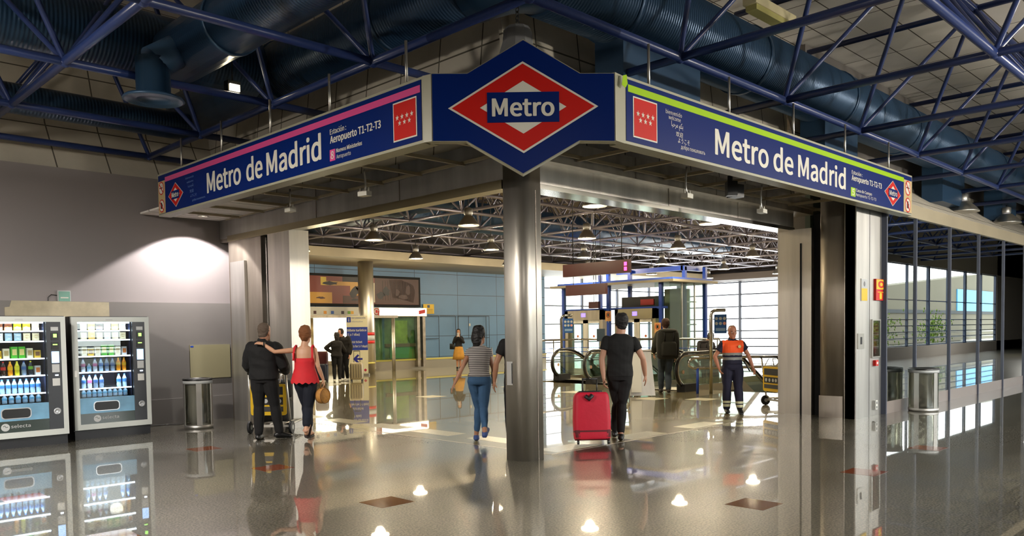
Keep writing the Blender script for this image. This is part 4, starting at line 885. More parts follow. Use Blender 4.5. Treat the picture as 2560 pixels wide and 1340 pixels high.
# round column with red bands, roll-up banner
t = thing('round_column', 'round steel column with two red bands in front of the ticket booth', 'column', (17.8, 25.7, 0))
MB().lathe([(.29, 0), (.29, 4.3)], n=36).build('shaft', 'steel', t)
for z in (1.19, 1.5): MB().lathe([(.292, z), (.296, z), (.296, z + .11), (.292, z + .11)], n=36, cap=False).build('red_band', 'red', t)
MB().lathe([(.292, .42), (.3, .42), (.3, .48), (.292, .48)], n=36, cap=False).build('yellow_band', 'rail_yellow', t); MB().lathe([(.291, 1.3), (.294, 1.3), (.294, 1.5), (.291, 1.5)], n=36, cap=False).build('pale_band', 'lgrey', t)
t = thing('banner_stand', 'roll-up information banner with a blue panel and a left arrow', 'banner', mw=frame((16.97, 25.82, .0), (1, -1, 0)))
MB().box(-.03, .82, 0, .07, -.12, .06).build('base', 'alu', t)
bn = MB().box(0, .79, .07, 2.24, -.01, 0).build('banner_sheet', mat('cream_banner', '#d8d2b4', .5), t)
MB().box(0, .79, .95, 1.82, 0, .003).build('blue_panel', mat('banner_blue', '#2a3f9a', .4), bn)
MB().box(.02, .17, 2.0, 2.2, 0, .003).build('info_square', icol('#2a3f9a'), bn); lettering('i', .075, 2.03, .12, 'offwhite', bn, w=.04, z=.005)
lettering('INFORMACI\u00d3N', .2, 2.13, .06, icol('#2a3f9a'), bn, w=.52); lettering('Information', .2, 2.0, .05, icol('#5a6a9a'), bn, w=.42)
lettering('Billete tur\u00edstico', .03, 1.66, .08, 'offwhite', bn, w=.72, bold=.004, z=.005); lettering('(1 a 7 d\u00edas)', .03, 1.5, .08, 'offwhite', bn, w=.46, bold=.004, z=.005)
lettering('Tourist ticket', .03, 1.22, .08, 'offwhite', bn, w=.55, bold=.004, z=.005); lettering('(tickets for 1-7 days)', .03, 1.06, .08, 'offwhite', bn, w=.74, bold=.004, z=.005)
MB().prism([(.22, .62), (.4, .80), (.46, .75), (.37, .655), (.58, .655), (.58, .585), (.37, .585), (.46, .49), (.4, .44)], 0, .003).build('arrow', icol('#2a3090'), bn)
MB().prism(diamond(.68, .2, .12, .12), 0, .004).build('small_diamond', icol('#b83050'), bn); lettering('Servicio de Metro', .06, .24, .03, icol('#4a4a4a'), bn, w=.4); lettering('Aeropuerto', .06, .18, .03, icol('#4a4a4a'), bn, w=.3)
# ------------------------------------------------------------ displays hanging from the frame
M['disp'] = mat('dark_red_display', '#4a1a16', .35); M['pinkled'] = mat('pink_led', '#ff3a8a', .3, emit=3)
def display(x, y0, y1, z0, z1, label, led=True):
    t = thing('led_display', label, 'display', (x, 0, 0), group=None)
    MB().box(-.06, .06, y0, y1, z0, z1).build('case', 'disp', t)
    for y in (y0 + .25, y1 - .3): MB().tube((0, y, z1), (0, y, 6.9), .012, n=6).build('cable', 'black', t)
    if led:
        for z in (z0 + .05, z0 + .17): MB().box(-.066, -.06, y0 + .05, y0 + .13, z, z + .09).build('digit', 'pinkled', t)
    return t
display(16, 11.93, 14.06, 2.98, 3.3, 'large dark red display board with pink digits at its right end'); display(21, 16.62, 18.35, 2.76, 3.12, 'smaller blank dark red display board hanging lower and further back', False)
display(22.7, 18.3, 18.75, 2.36, 2.6, 'small dark red screen above the left lift', False)
# ------------------------------------------------------------ lift tower
t = thing('lift_tower', 'glazed lift tower with blue steel posts and a pale canopy', 'lift tower', (0, 0, 0))
MB().box(22.6, 25.4, 15.1, 20.6, 3.16, 3.24).build('canopy', 'soffit', t); MB().box(22.8, 25.3, 15.25, 20.4, 3.24, 3.32).build('canopy_edge', 'blue', t)
for x, y in ((23, 15.85), (23, 20.25), (25.2, 15.5), (25.2, 20.25), (24, 17.9), (24, 18.9), (24.2, 15.7), (23, 18.1)): MB().box(x - .06, x + .06, y - .06, y + .06, 0, 3.16 if x < 24 else 3.75).build('post', 'blue', t)
MB().box(24.1, 24.25, 15.7, 18.6, 3.62, 3.78).build('gantry', 'blue', t); MB().box(24.1, 25.3, 15.64, 15.78, 3.62, 3.78).build('gantry', 'blue', t); MB().box(22.96, 23.04, 15.6, 20.3, 2.28, 2.36).build('transom', 'blue', t)
for a, c in (((23, 15.5), (25.2, 15.5)), ((23, 15.5), (23, 16.1)), ((23, 19.8), (23, 20.3))):
    x0, y0, x1, y1 = a[0], a[1], c[0], c[1]
    MB().box(x0 - .006, x1 + .006, y0 - .006, y1 + .006, .0, 3.16).build('glass_side', 'glass_green', t)
for x in (23.7, 24.5): MB().box(x, x + .04, 15.48, 15.52, 0, 3.16).build('mullion', 'alu', t)
MB().box(24.3, 24.9, 15.9, 16.6, 0, 3.0).build('lift_shaft', mat('greenish_shaft', '#77806c', .5, .3), t)
for z in (.9, 1.7, 2.5): MB().box(24.2, 25.0, 15.7, 15.75, z, z + .05).build('shaft_rail', 'alu', t)
MB().box(23.1, 23.5, 16.05, 17.6, 2.34, 2.72).build('dark_head', 'black', t); MB().box(23.05, 23.1, 16.2, 16.75, 2.42, 2.62).build('red_screen', icol('#a02c28'), t)
def lift(y0, y1, label):
    t = thing('lift_door', label, 'lift', (23.0, 0, 0)); w = y1 - y0
    MB().box(-.12, .25, y0, y0 + .14, 0, 2.3).box(-.12, .25, y1 - .14, y1, 0, 2.3).box(-.12, .25, y0, y1, 1.95, 2.3).build('surround', 'brass' if y0 < 17 else 'steel_dark', t)
    m_ = (y0 + y1) / 2
    for a, c in ((y0 + .14, m_ - .01), (m_ + .01, y1 - .14)):
        d = MB().box(.0, .04, a, a + .11, 0, 1.95).box(.0, .04, c - .11, c, 0, 1.95).box(.0, .04, a, c, 1.83, 1.95).box(.0, .04, a, c, 0, .15).build('door_leaf', 'steel', t)
        MB().box(.015, .025, a + .11, c - .11, .15, 1.83).build('glass_panel', 'glass_green', d)
        MB().lathe([(.05, 0), (.05, .004)], n=14).xf(frame((.01, (a + c)/2, 1.35), (0, -1, 0))).build('round_sticker', icol('#d87a4a'), d)
    MB().box(-.125, -.12, m_ - .1, m_ + .1, 2.06, 2.2).build('floor_indicator', mat('violet_indicator', '#4a3aff', .3, emit=2.5, ecol=(.15, .1, 1)), t)
    return t
lift(16.0, 17.75, 'lift door in a brassy surround with round stickers, right of the two lifts'); lift(18.3, 20.1, 'lift door in a grey surround, left of the two lifts')
for y, z, lab in ((18.02, 2.05, 'orange prohibition notice between the two lifts'), (15.9, 1.6, 'orange prohibition notice right of the right lift')):
    t = thing('notice', lab, 'notice', mw=frame((22.85, y + .13, z - .16), (0, -1, 0))); MB().box(0, .26, 0, .36, -.01, 0).build('plate', icol('#e0a868'), t)
    MB().path([(.13 + .085*math.cos(a), .22 + .085*math.sin(a), .004) for a in [2*PI*i/16 for i in range(16)]], .012, n=4, closed=True).build('ring', icol('#c8442a'), t); MB().box(.09, .17, .17, .27, 0, .004).build('pictogram', 'black', t)
    MB().box(.12, .14, -1.2 if z < 1.8 else -.05, 0, -.012, -.005).build('bracket', 'steel_grey', t)
tag(MB().box(-.02, .02, -.17, .17, -.22, .22).build('poster', icol('#3a4a5a'), None, (22.4, 18.0, 1.4)), 'small dark framed poster between the lifts', 'poster')
MB_ = MB().tube((22.4, 18.0, 0), (22.4, 18.0, 1.18), .02); tag(MB_.build('poster_stand', 'steel_grey'), 'thin stand holding the dark poster between the lifts', 'stand')
# ------------------------------------------------------------ railing in front of the lifts
t = thing('railing', 'steel tube railing with wires and glass in front of the lifts', 'railing', (0, 0, 0))
MB().path([(19.6, 19.0, 1.2), (20.6, 19.0, 1.25), (22.3, 19.0, 1.25), (22.42, 18.9, 1.25), (22.42, 13.3, 1.25), (22.42, 13.2, 1.1)], .035).build('top_rail', 'chrome', t)
for x, y in [(19.7, 19.0), (21, 19.0)] + [(22.42, 18.6 - k * 1.05) for k in range(6)]: MB().tube((x, y, 0), (x, y, 1.25), .022).build('baluster', 'chrome', t)
for z in (.95, .8, .65): MB().path([(19.7, 19.0, z), (22.4, 19.0, z), (22.42, 18.9, z), (22.42, 13.3, z)], .012, n=5).build('wire', 'blue', t)
# ------------------------------------------------------------ escalators running down along +X
M['esc_rubber'] = mat('black_handrail', '#1c1916', .3); M['esc_steel'] = mat('warm_balustrade_steel', (.55, .5, .38), .22, 1)
X1E = 19.9; SL = math.tan(math.radians(30))
def esc_path(y, x0, h, r, drop=4.0):
    """handrail loop from the floor round the newel and down the slope"""
    pts = []
    for i in range(13):
        a = -PI/2 - PI * i / 12; pts.append((x0 + r + r * math.cos(a), y, h - r + r * math.sin(a)))
    pts.append((X1E - .5, y, h)); 
    for i in range(1, 5): q = i / 4; pts.append((X1E - .5 + q * .9, y, h - SL * .45 * q * q))
    x = X1E + .4; z = h - SL * .45; pts.append((x + drop / SL, y, z - drop)); return pts
def balustrade(par, y, x0):
    h, r = .98, .44
    b = balus = MB().path(esc_path(y, x0, h, r), .045, ry=.035, n=8).build('handrail', 'esc_rubber', par)
    MB().path([(p[0] + (.05 if i < 8 else 0), p[1], p[2] - .05 if i > 8 else p[2] + .0) for i, p in enumerate(esc_path(y, x0 + .02, h - .02, r - .03))], .03, n=6).build('rail_trim', 'esc_steel', b)
    P = esc_path(y, x0 + .05, h - .05, r - .04); top = [(p[0], p[2]) for p in P[3:]]
    poly = [(X1E + .4, .12)] + [(x0 + .55, .12)] + top + [(X1E + .4 + 3.9 / SL, -SL * .45 - 3.9)]
    g = MB(); g.prism([(a, c) for a, c in [(x0 + .3, .16), (x0 + .12, .35)] + [(p[0], p[2]) for p in P[6:]] + [(X1E + .4 + 3.9/SL, -3.9 - .1), (X1E + .3, .10)]], y - .006, y + .006, 0, 'XZ'); g.build('glass_side', 'glass_green', par)
    MB().prism([(x0 + .25, 0), (x0 + .3, .14), (X1E + .2, .14), (X1E + .2 + 4/SL, -3.86), (X1E + .2 + 4/SL, -4.1), (X1E, -.1)], y - .09, y + .09, 0, 'XZ').build('skirt', 'esc_steel', par)
    MB().box(x0 + .2, x0 + .75, y - .12, y + .12, 0, .2).build('newel_base', 'rubber', par)
    MB().lathe([(.05, 0), (.05, .004)], n=14).xf(frame((x0 + .3, y - .012, .5), (1, 0, 0))).build('round_sticker', icol('#d8b090'), par)
for ya, yb, xa, lab in ((17.05, 15.45, 18.75, 'left escalator going down, beside the lifts'), (15.1, 13.35, 18.0, 'middle escalator going down, behind the red suitcase man'), (12.95, 11.25, 16.95, 'right escalator going down, with riders on it')):
    t = thing('escalator', lab, 'escalator', (0, 0, 0))
    balustrade(t, ya, xa + (.55 if ya < 14 else 0)); balustrade(t, yb, xa)
    s = MB(); s.box(xa + .5, X1E, yb + .1, ya - .1, .005, .02)
    for k in range(17):
        x = X1E + k * .4; s.box(x, x + .42, yb + .1, ya - .1, -.23 * (k + 1) - .2 + .2, -.23 * k)
    s.build('steps', mat('grey_ribbed_steps', '#4a4a48', .4, .6), t); MB().box(xa + .5, xa + 1.3, yb + .1, ya - .1, .02, .026).build('comb_plate', 'alu', t)
tag(MB().prism([(30, -1.9), (41, -1.5), (41, -.75), (30, -1.1)], 17.0, 17.15, 0, 'XZ').build('blue_beam', 'blue'), 'blue steel beam', 'beam')
bpy.data.objects.remove(bpy.data.objects['blue_beam'])
tag(MB().prism([(12.5, -1.1), (23.0, -1.75), (23.0, -2.35), (12.5, -1.8)], 40.9, 41.1, 0, 'YZ').build('blue_beam', 'blue'), 'long blue beam low in the escalator well, under the windows', 'beam')
t = thing('guard_rail', 'steel guard rail running along the far edge of the escalator well', 'railing', (0, 0, 0))
MB().tube((41.1, 8.7, 1.0 - .6), (41.1, 17.1, .4), .05).build('top_rail', 'chrome', t)
for k in range(8): MB().tube((41.1, 8.8 + k*1.15, 0), (41.1, 8.8 + k*1.15, .4), .03).build('baluster', 'chrome', t)
MB().box(41.18, 41.22, 8.6, 17.2, 0, .35).build('kick_board', 'lgrey', t)
# tube barrier with a blue post
t = thing('tube_barrier', 'bent steel tube barrier on a blue post beside the right escalator', 'barrier', (17.05, 10.5, 0))
MB().path([(.12, .1, .62), (-.1, .25, .62), (-.2, .32, .68), (-.2, .32, .8), (-.1, .25, .87), (.12, .1, .87), (1.2, -.7, .87), (2.2, -1.45, .85), (2.25, -1.5, .7), (2.15, -1.42, .62), (1.2, -.7, .62)], .035, closed=True).build('tube_loop', 'chrome', t)
MB().tube((-.02, .19, 0), (-.02, .19, .62), .035).build('post', 'blue', t)
# safety boards on curved posts
def post_sign(x, y, h, label):
    t = thing('safety_sign', label, 'sign', (x, y, 0), -PI/4)
    MB().path([(0, 0, 0), (0, 0, h - .12), (.03, 0, h - .04), (.1, 0, h), (.35, 0, h)], .045).build('curved_post', 'chrome', t)
    bd = MB().box(.08, .38, -.02, .0, h - .56, h - .1).build('board', icol('#2a5a9a'), t)
    for r_ in range(2):
        for c_ in range(3): MB().lathe([(.038, 0), (.038, .003)], n=14).xf(frame((.13 + c_ * .098, -.021, h - .2 - r_ * .12), (1, 0, 0))).build('round_symbol', 'lgrey' if (r_, c_) != (1, 2) else icol('#e0a090'), bd)
    MB().box(.11, .35, -.023, -.02, h - .5, h - .43).build('text_band', icol('#8aa8cc'), bd)
post_sign(19.3, 17.12, 2.06, 'blue board of round symbols on a curved post at the left escalator')
post_sign(17.2, 10.42, 2.02, 'blue board of round symbols on a curved post at the right escalator')
# sandwich board
t = thing('sandwich_board', 'steel A-frame board with a white poster behind the man with the suitcase', 'board', (15.75, 11.45, 0), -PI/4)
MB().add([(-.3, -.28, .02), (.3, -.28, .02), (.24, 0, 1.05), (-.24, 0, 1.05), (-.3, -.25, .02), (.3, -.25, .02), (.24, .02, 1.05), (-.24, .02, 1.05)], [(0, 1, 2, 3), (7, 6, 5, 4), (0, 4, 5, 1), (1, 5, 6, 2), (2, 6, 7, 3), (3, 7, 4, 0)]).build('front_board', 'steel_grey', t)
MB().add([(-.27, -.275, .1), (-.02, -.275, .1), (.0, -.012, 1.0), (-.22, -.012, 1.0)], [(0, 1, 2, 3)]).xf(Matrix.Translation((0, -.012, 0))).build('poster', 'white', t)
for x in (-.3, .3, .02): MB().tube((x, .3, 0), (x * .8, 0, 1.05), .014).build('rear_leg', 'alu', t)
# ------------------------------------------------------------ people
import bmesh
def fuse(name, mb, voxel, mats, parent=None, zone=None, smooth=2, loc=None):
    """merge overlapping closed shells into one continuous skin"""
    me = mb.mesh(name, mats[0]); bm = bmesh.new(); bm.from_mesh(me); bmesh.ops.recalc_face_normals(bm, faces=bm.faces); bm.to_mesh(me); bm.free()
    o = bpy.data.objects.new(name, me); C.objects.link(o)
    m = o.modifiers.new('r', 'REMESH'); m.mode = 'VOXEL'; m.voxel_size = voxel; m.use_smooth_shade = True
    if smooth: q = o.modifiers.new('s', 'SMOOTH'); q.factor = .5; q.iterations = smooth
    dg = _dg(); dg.update(); nm = bpy.data.meshes.new_from_object(o.evaluated_get(dg))
    o.modifiers.clear(); o.data = nm; bpy.data.meshes.remove(me); nm.materials.clear()
    for k in mats: nm.materials.append(M[k] if isinstance(k, str) else k)
    nm.polygons.foreach_set('use_smooth', [True] * len(nm.polygons))
    nm.polygons.foreach_set('material_index', [zone(p.center) if zone else 0 for p in nm.polygons])
    nm.update(); nm.name = name
    if parent is not None: o.parent = parent
    if loc is not None: o.location = loc
    return o
from mathutils import noise as _nz
def rumple(me, amp, f):
    me.update(); co = [v.co.copy() for v in me.vertices]; nr = [v.normal.copy() for v in me.vertices]
    for v, c, n in zip(me.vertices, co, nr):
        q = Vector((c.x * f, c.y * f, c.z * f * 1.7 + c.x * 3)); d = _nz.noise(q) ; e = 1 - 2 * abs(_nz.noise(q * .6 + Vector((3, 1, 7))))
        v.co = c + n * amp * (d * .6 + e * .7)
    me.update()
def cloth(name, col, rough=.85): return mat(name, col, rough, noise=(9, .08, (1, 1, 1)), bump=(7, .35))
HEAD = [(-.122, .022, .072, .028), (-.105, .042, .086, -.01), (-.07, .058, .088, -.05), (-.03, .066, .087, -.078), (.01, .072, .088, -.094), (.05, .075, .088, -.098), (.085, .068, .074, -.088), (.112, .05, .045, -.062), (.126, .02, .005, -.025)]
def head_rings(hc, yaw, s, grow=0., zmin=-9, front=1., dz=0, back=0., tilt=0):
    R = Matrix.Rotation(yaw, 4, 'Z') @ Matrix.Rotation(tilt, 4, 'X'); rs = []
    for z, w, f, b in HEAD:
        if z < zmin: continue
        w += grow; f = f * front + grow; b -= grow + back; cy_ = (f + b) / 2; d = (f - b) / 2
        rs.append([Vector(hc) + R @ Vector((w * math.cos(a), cy_ + d * math.sin(a), z + dz + (grow if z > .1 else 0))) * s for a in [2*PI*i/20 for i in range(20)]])
    return rs
def V3(p): return Vector(p)
DEF = dict(pel=(0, 0, .95), chest=(0, 0, 1.30), neck=(0, -.015, 1.475), head=(0, .01, 1.625), shL=(-.185, 0, 1.425), elL=(-.235, -.03, 1.13), wrL=(-.24, .04, .88), hipL=(-.085, 0, .91), knL=(-.09, .03, .50), anL=(-.09, -.02, .09))
for k in list(DEF):
    if k.endswith('L'): x, y, z = DEF[k]; DEF[k[:-1] + 'R'] = (-x, y, z)
def limb(b, a, m, c, rs, n=12):
    a, m, c = V3(a), V3(m), V3(c)
    P = [a, a.lerp(m, .33), a.lerp(m, .7), m, m.lerp(c, .3), m.lerp(c, .65), c]
    # round the joint slightly
    P[3] = m * .8 + (a.lerp(m, .85) + m.lerp(c, .15)) * .1
    b.path(P, rs, n=n); b.ell(tuple(a), (rs[0],) * 3, n=10, m=6); b.ell(tuple(c), (rs[-1],) * 3, n=10, m=6)
def torso(b, J, s, prof, t0=0., t1=1., n=24, grow=0.):
    K = [(0., V3(J['pel']) - Vector((0, 0, .09 * s))), (.14, V3(J['pel'])), (.7, V3(J['chest'])), (1., V3(J['neck']))]
    def cen(t):
        for (a, p), (c, q) in zip(K, K[1:]):
            if t <= c + 1e-6: return p.lerp(q, (t - a) / (c - a))
        return K[-1][1]
    hip = (V3(J['hipR']) - V3(J['hipL'])); sh = (V3(J['shR']) - V3(J['shL'])); rs = []
    for t, w, d in prof:
        if t < t0 - 1e-6 or t > t1 + 1e-6: continue
        c = cen(t); ax = hip.normalized().lerp(sh.normalized(), min(t / .7, 1)); ax.z *= .5; ax.normalize(); fy = Vector((0, 0, 1)).cross(ax)
        rs.append([c + ax * (w * s + grow) * math.copysign(abs(math.cos(a)) ** .85, math.cos(a)) + fy * (d * s + grow) * math.sin(a) for a in [2*PI*i/n for i in range(n)]])
    b.rings(rs)
MALE = [(0, .15, .10), (.08, .168, .115), (.2, .165, .115), (.34, .150, .105), (.5, .158, .11), (.65, .175, .12), (.78, .182, .118), (.88, .178, .10), (.94, .135, .08), (1., .065, .06)]
FEM = [(0, .155, .105), (.08, .172, .12), (.2, .155, .11), (.34, .125, .095), (.5, .135, .10), (.65, .148, .115), (.78, .150, .105), (.88, .148, .088), (.94, .11, .07), (1., .055, .052)]
def hand(b, w, d, nrm, side, curl=.6, s=1.):
    w, d, nrm = V3(w), V3(d).normalized(), V3(nrm); nrm = (nrm - d * nrm.dot(d)).normalized(); a = d.cross(nrm) * side
    b.path([w - d*.03*s, w + d*.01*s, w + d*.045*s, w + d*.09*s], [.024*s, .028*s, .038*s, .036*s], ry=[.02*s, .018*s, .016*s, .013*s], n=12, up=tuple(nrm))
    for off, L in ((-.030, .062), (-.010, .074), (.010, .078), (.030, .068)):
        p = w + d*.085*s + a*off*s; pts = [p - d*.02*s, p]; dd = (d + a * off * 2.2).normalized()
        for q in range(3):
            dd = (dd + nrm * curl * .55).normalized(); p = p + dd * L * s / 3; pts.append(p)
        b.path(pts, [.0095*s, .0095*s, .009*s, .0085*s, .0065*s], n=8)
    p = w + d*.025*s + a*.03*s; dd = (d*.7 + a*.75 + nrm*.35).normalized(); pts = [p - dd*.01, p]
    for q in range(3): dd = (dd + nrm*.12 + d*.15).normalized(); p = p + dd*.021*s; pts.append(p)
    b.path(pts, [.013*s, .0125*s, .0115*s, .010*s, .008*s], n=8)
def foot_pts(b, an, yaw, pitch, s, grow=0., high=0.):
    R = Matrix.Translation(V3(an)) @ Matrix.Rotation(yaw, 4, 'Z') @ Matrix.Rotation(-pitch, 4, 'X')
    f = [(-.07, .020, .018), (-.055, .034, .036), (-.02, .038, .05), (.03, .038, .046), (.08, .043, .036), (.13, .046, .027), (.17, .038, .02), (.188, .016, .011)]
    g = MB().path([(0, y * s, (-.088 + h) * s) for y, w, h in f], [w * s + grow for y, w, h in f], ry=[h * s + grow for y, w, h in f], n=14)
    g.tube((0, -.01 * s, -.06 * s), (0, 0, (.02 + high) * s), (.036 + .004) * s + grow, n=12)
    g.xf(R); b.add(g.v, g.f)
def person(label, loc, deg, H, J=None, fem=False, skin='#c08a68', girth=1., vox=.007, hy=0., tilt=0., handL=None, handR=None, top=None, pants=None, shoe=None, hair=None, face=False, feet=((0, 0), (0, 0)), bare_legs=False):
    s = H / 1.75; D = {k: tuple(c * s for c in v) for k, v in DEF.items()}
    if fem: D['shL'] = (-.158*s, 0, 1.41*s); D['shR'] = (.158*s, 0, 1.41*s)
    D.update(J or {})
    for k, q in (('shL', 1), ('shR', -1)): D[k] = (D[k][0] + .028 * s * q, D[k][1], D[k][2] - .03 * s)
    prof = [(t, w * girth, d * girth) for t, w, d in (FEM if fem else MALE)]
    ar = .84 if fem else 1.; lr = .97 if fem else 1.
    sk = mat('skin', skin, .5) if isinstance(skin, str) else skin
    b = MB(); torso(b, D, s, prof, grow=-.012)
    hc = V3(D['head']); s0 = s; s = s * 1.07; b.rings(head_rings(hc, hy, s, tilt=tilt))
    b.path([V3(D['neck']) - Vector((0, 0, .04*s)), V3(D['neck']), hc + Vector((0, -.015, -.07))*s, hc + Vector((0, -.005, -.02))*s], [.064*s*ar, .062*s*ar, .058*s*ar, .054*s*ar], n=14)
    Rh = Matrix.Rotation(hy, 4, 'Z') @ Matrix.Rotation(tilt, 4, 'X')
    hp = lambda x, y, z: tuple(hc + Rh @ Vector((x, y, z)) * s)
    b.ell(hp(0, .095, -.022), (.012*s, .017*s, .024*s), n=8, m=6)
    for x in (-.074, .074): b.ell(hp(x, -.005, -.012), (.010*s, .018*s, .030*s), n=8, m=6)
    s = s0
    ar *= girth ** .6
    AR = [.056*s*ar, .05*s*ar, .044*s*ar, .038*s*ar, .04*s*ar, .034*s*ar, .025*s*ar]
    LR = [.088*s*lr, .085*s*lr, .07*s*lr, .055*s*lr, .058*s*lr, .048*s*lr, .036*s*lr]
    for sd, k in ((-1, 'L'), (1, 'R')):
        limb(b, D['sh' + k], D['el' + k], D['wr' + k], AR)
        hd = (handL if k == 'L' else handR) or {}
        d = hd.get('dir', tuple(V3(D['wr' + k]) - V3(D['el' + k]))); nr = hd.get('n', (-sd, .25, 0))
        hand(b, D['wr' + k], d, nr, hd.get('side', -sd), hd.get('curl', .45), s * (.95 if fem else 1.05))
        limb(b, D['hip' + k], D['kn' + k], D['an' + k], [r * (girth if i < 2 else 1) for i, r in enumerate(LR)])
        yw, pt = feet[0 if k == 'L' else 1]; foot_pts(b, D['an' + k], yw, pt, s * (.92 if fem else 1))
    o = fuse('person', b, vox, [sk]); o.location = loc; o.rotation_euler = (0, 0, math.radians(deg - 90)); tag(o, label, 'person')
    # clothes
    if top:
        c = MB(); g = top.get('grow', .012); torso(c, D, s, [(t, w * top.get('flare', 1.) if t < .3 else w, d * (top.get('flare', 1.) if t < .3 else 1)) for t, w, d in prof], t0=top.get('t0', .05), t1=top.get('t1', 1.0), grow=g)
        if top.get('collar'): c.path([V3(D['neck']) - Vector((0, 0, .03)), V3(D['neck']) + Vector((0, -.003, .045*s))], [.075*s, .063*s], n=14)
        sl = top.get('sleeve', .45)
        for k in 'LR':
            S_, E_, W_ = V3(D['sh' + k]), V3(D['el' + k]), V3(D['wr' + k])
            if sl <= 0: continue
            if sl <= 1: c.path([S_ , S_.lerp(E_, sl * .5), S_.lerp(E_, sl)], [AR[0] + g + .004, AR[1] + g + .004, AR[2] + g + .006 + top.get('loose', 0)], n=12)
            else: limb(c, S_, E_, E_.lerp(W_, min(sl - 1, 1)), [r + g + .004 + top.get('loose', 0) for r in AR])
            c.ell(tuple(S_), (AR[0] + g - .002,) * 3, n=12, m=8)
        q = fuse(top.get('name', 'shirt'), c, vox, top['mats'], o, top.get('zone'), 6); rumple(q.data, top.get('rum', .007), top.get('rf', 8))
    if pants:
        c = MB(); g = pants.get('grow', .010); torso(c, D, s, prof, t0=0, t1=pants.get('t1', .27), grow=g * .8)
        for k in 'LR':
            A_, K_, N_ = V3(D['hip' + k]), V3(D['kn' + k]), V3(D['an' + k]); e = pants.get('end', .95)
            limb(c, A_, K_, K_.lerp(N_, e), [r * (girth if i < 2 else 1) + g + (pants.get('loose', .0) * i / 6) for i, r in enumerate(LR)])
        q = fuse(pants.get('name', 'trousers'), c, vox, pants['mats'], o, pants.get('zone'), 12); rumple(q.data, .006, 8)
    if shoe:
        for sd, k, i in ((-1, 'L', 0), (1, 'R', 1)):
            c = MB(); yw, pt = feet[i]; foot_pts(c, D['an' + k], yw, pt, s * (.94 if fem else 1.02), .007, shoe.get('high', -.02))
            R = (Matrix.Translation(V3(D['an' + k])) @ Matrix.Rotation(yw, 4, 'Z') @ Matrix.Rotation(-pt, 4, 'X')).inverted()
            fuse('shoe', c, min(vox, .007), shoe['mats'], o, (lambda p, R=R: 1 if (R @ p).z < -.072 * s else 0) if len(shoe['mats']) > 1 else None, 1)
    s = s * 1.07
    if hair:
        c = MB(); hm = hair['mat']; st = hair.get('style', 'short')
        c.rings(head_rings(hc, hy, s, hair.get('grow', .012), zmin=-.01 if hair.get('high') else -.04, front=hair.get('front', .45), dz=.004, back=.004, tilt=tilt))
        c.ell(hp(0, -.045, -.03), (.062*s, .05*s, .06*s), n=12, m=8)
        if st == 'bob': c.path([hp(0, -.05, .05), hp(0, -.07, -.03), hp(.0, -.07, -.10), hp(.0, -.065, -.17)], [.08*s, .085*s, .07*s, .035*s], ry=[.06*s, .058*s, .05*s, .03*s], n=14)
        if st == 'long': c.path([hp(0, -.04, .06), hp(0, -.07, -.04), hp(0, -.075, -.14), hp(0, -.08, -.25)], [.08*s, .09*s, .085*s, .05*s], ry=[.06*s, .05*s, .04*s, .02*s], n=14)
        if st == 'bun': c.ell(hp(0, -.03, .128), (.034*s, .034*s, .022*s), n=12, m=8); c.path([hp(.01, -.1, -.02), hp(.0, -.1, -.07)], [.035*s, .015*s], n=8)
        q = fuse('hair', c, .005 if vox < .01 else .009, [hm], o, None, 1); rumple(q.data, .007, 26)
    if face:
        f = thing('face_features', None, None); f.parent = o
        for x in (-.030, .030):
            e = MB().ell(hp(x, .079, .0), (.013*s, .008*s, .007*s), n=10, m=6).build('eye', 'white', o); MB().ell(hp(x, .0855, .0), (.006*s, .003*s, .006*s), n=8, m=5).build('iris', 'black', e)
            MB().path([hp(x*.5, .088, .02), hp(x, .088, .026), hp(x*1.6, .078, .02)], .0035*s, n=5).build('eyebrow', face if not isinstance(face, bool) else 'black', o)
        MB().path([hp(-.022, .081, -.068), hp(0, .088, -.066), hp(.022, .081, -.068)], .0045*s, n=6).build('mouth', mat('lips', '#9a4a40', .5), o)
        bpy.data.objects.remove(f)
    return o, D, s
HB = mat('dark_brown_hair', '#1e1512', .8); HG = mat('greying_hair', '#5a4c40', .85); HR = mat('reddish_blond_hair', '#7a4a26', .8); HBR = mat('brown_hair', '#3c2416', .8)
BLK = cloth('black_cloth', '#070708'); BLK2 = cloth('soft_black_cloth', '#0b0a0c', .9); NAVY = cloth('navy_cloth', '#0c1120'); JEAN = cloth('blue_denim', '#35577a'); JEAN2 = cloth('faded_denim', '#3a4656')
SB = mat('black_leather', '#0e0e0f', .4)
# 1 man in the black jacket
person('man in a bulky black jacket seen from behind, pushing a yellow luggage trolley', (5.95, 11.32, 0), 43, 1.77,
    dict(head=(.02, .03, 1.63), shL=(-.195, 0, 1.41), shR=(.215, 0, 1.41), elL=(-.27, .04, 1.14), elR=(.29, .04, 1.14), wrL=(-.22, .34, 1.03), wrR=(.22, .34, 1.03), hipL=(-.085, 0, .92), hipR=(.09, 0, .92), knL=(-.10, .03, .5), anL=(-.09, -.04, .09), knR=(.13, .08, .5), anR=(.19, .08, .10)),
    skin='#b07a5c', girth=1.16, hy=-.35, feet=((.1, 0), (-1.1, 0)), handL=dict(dir=(.1, 1, -.1), n=(0, .1, -1), curl=.9, side=1), handR=dict(dir=(-.1, 1, -.1), n=(0, .1, -1), curl=.9, side=-1),
    top=dict(name='jacket', mats=[BLK], sleeve=1.93, grow=.03, loose=.010, rum=.014, rf=6, t0=.08, collar=True), pants=dict(mats=[BLK2], grow=.016, loose=.01), shoe=dict(mats=[SB]), hair=dict(mat=HG, grow=.004, front=.55))
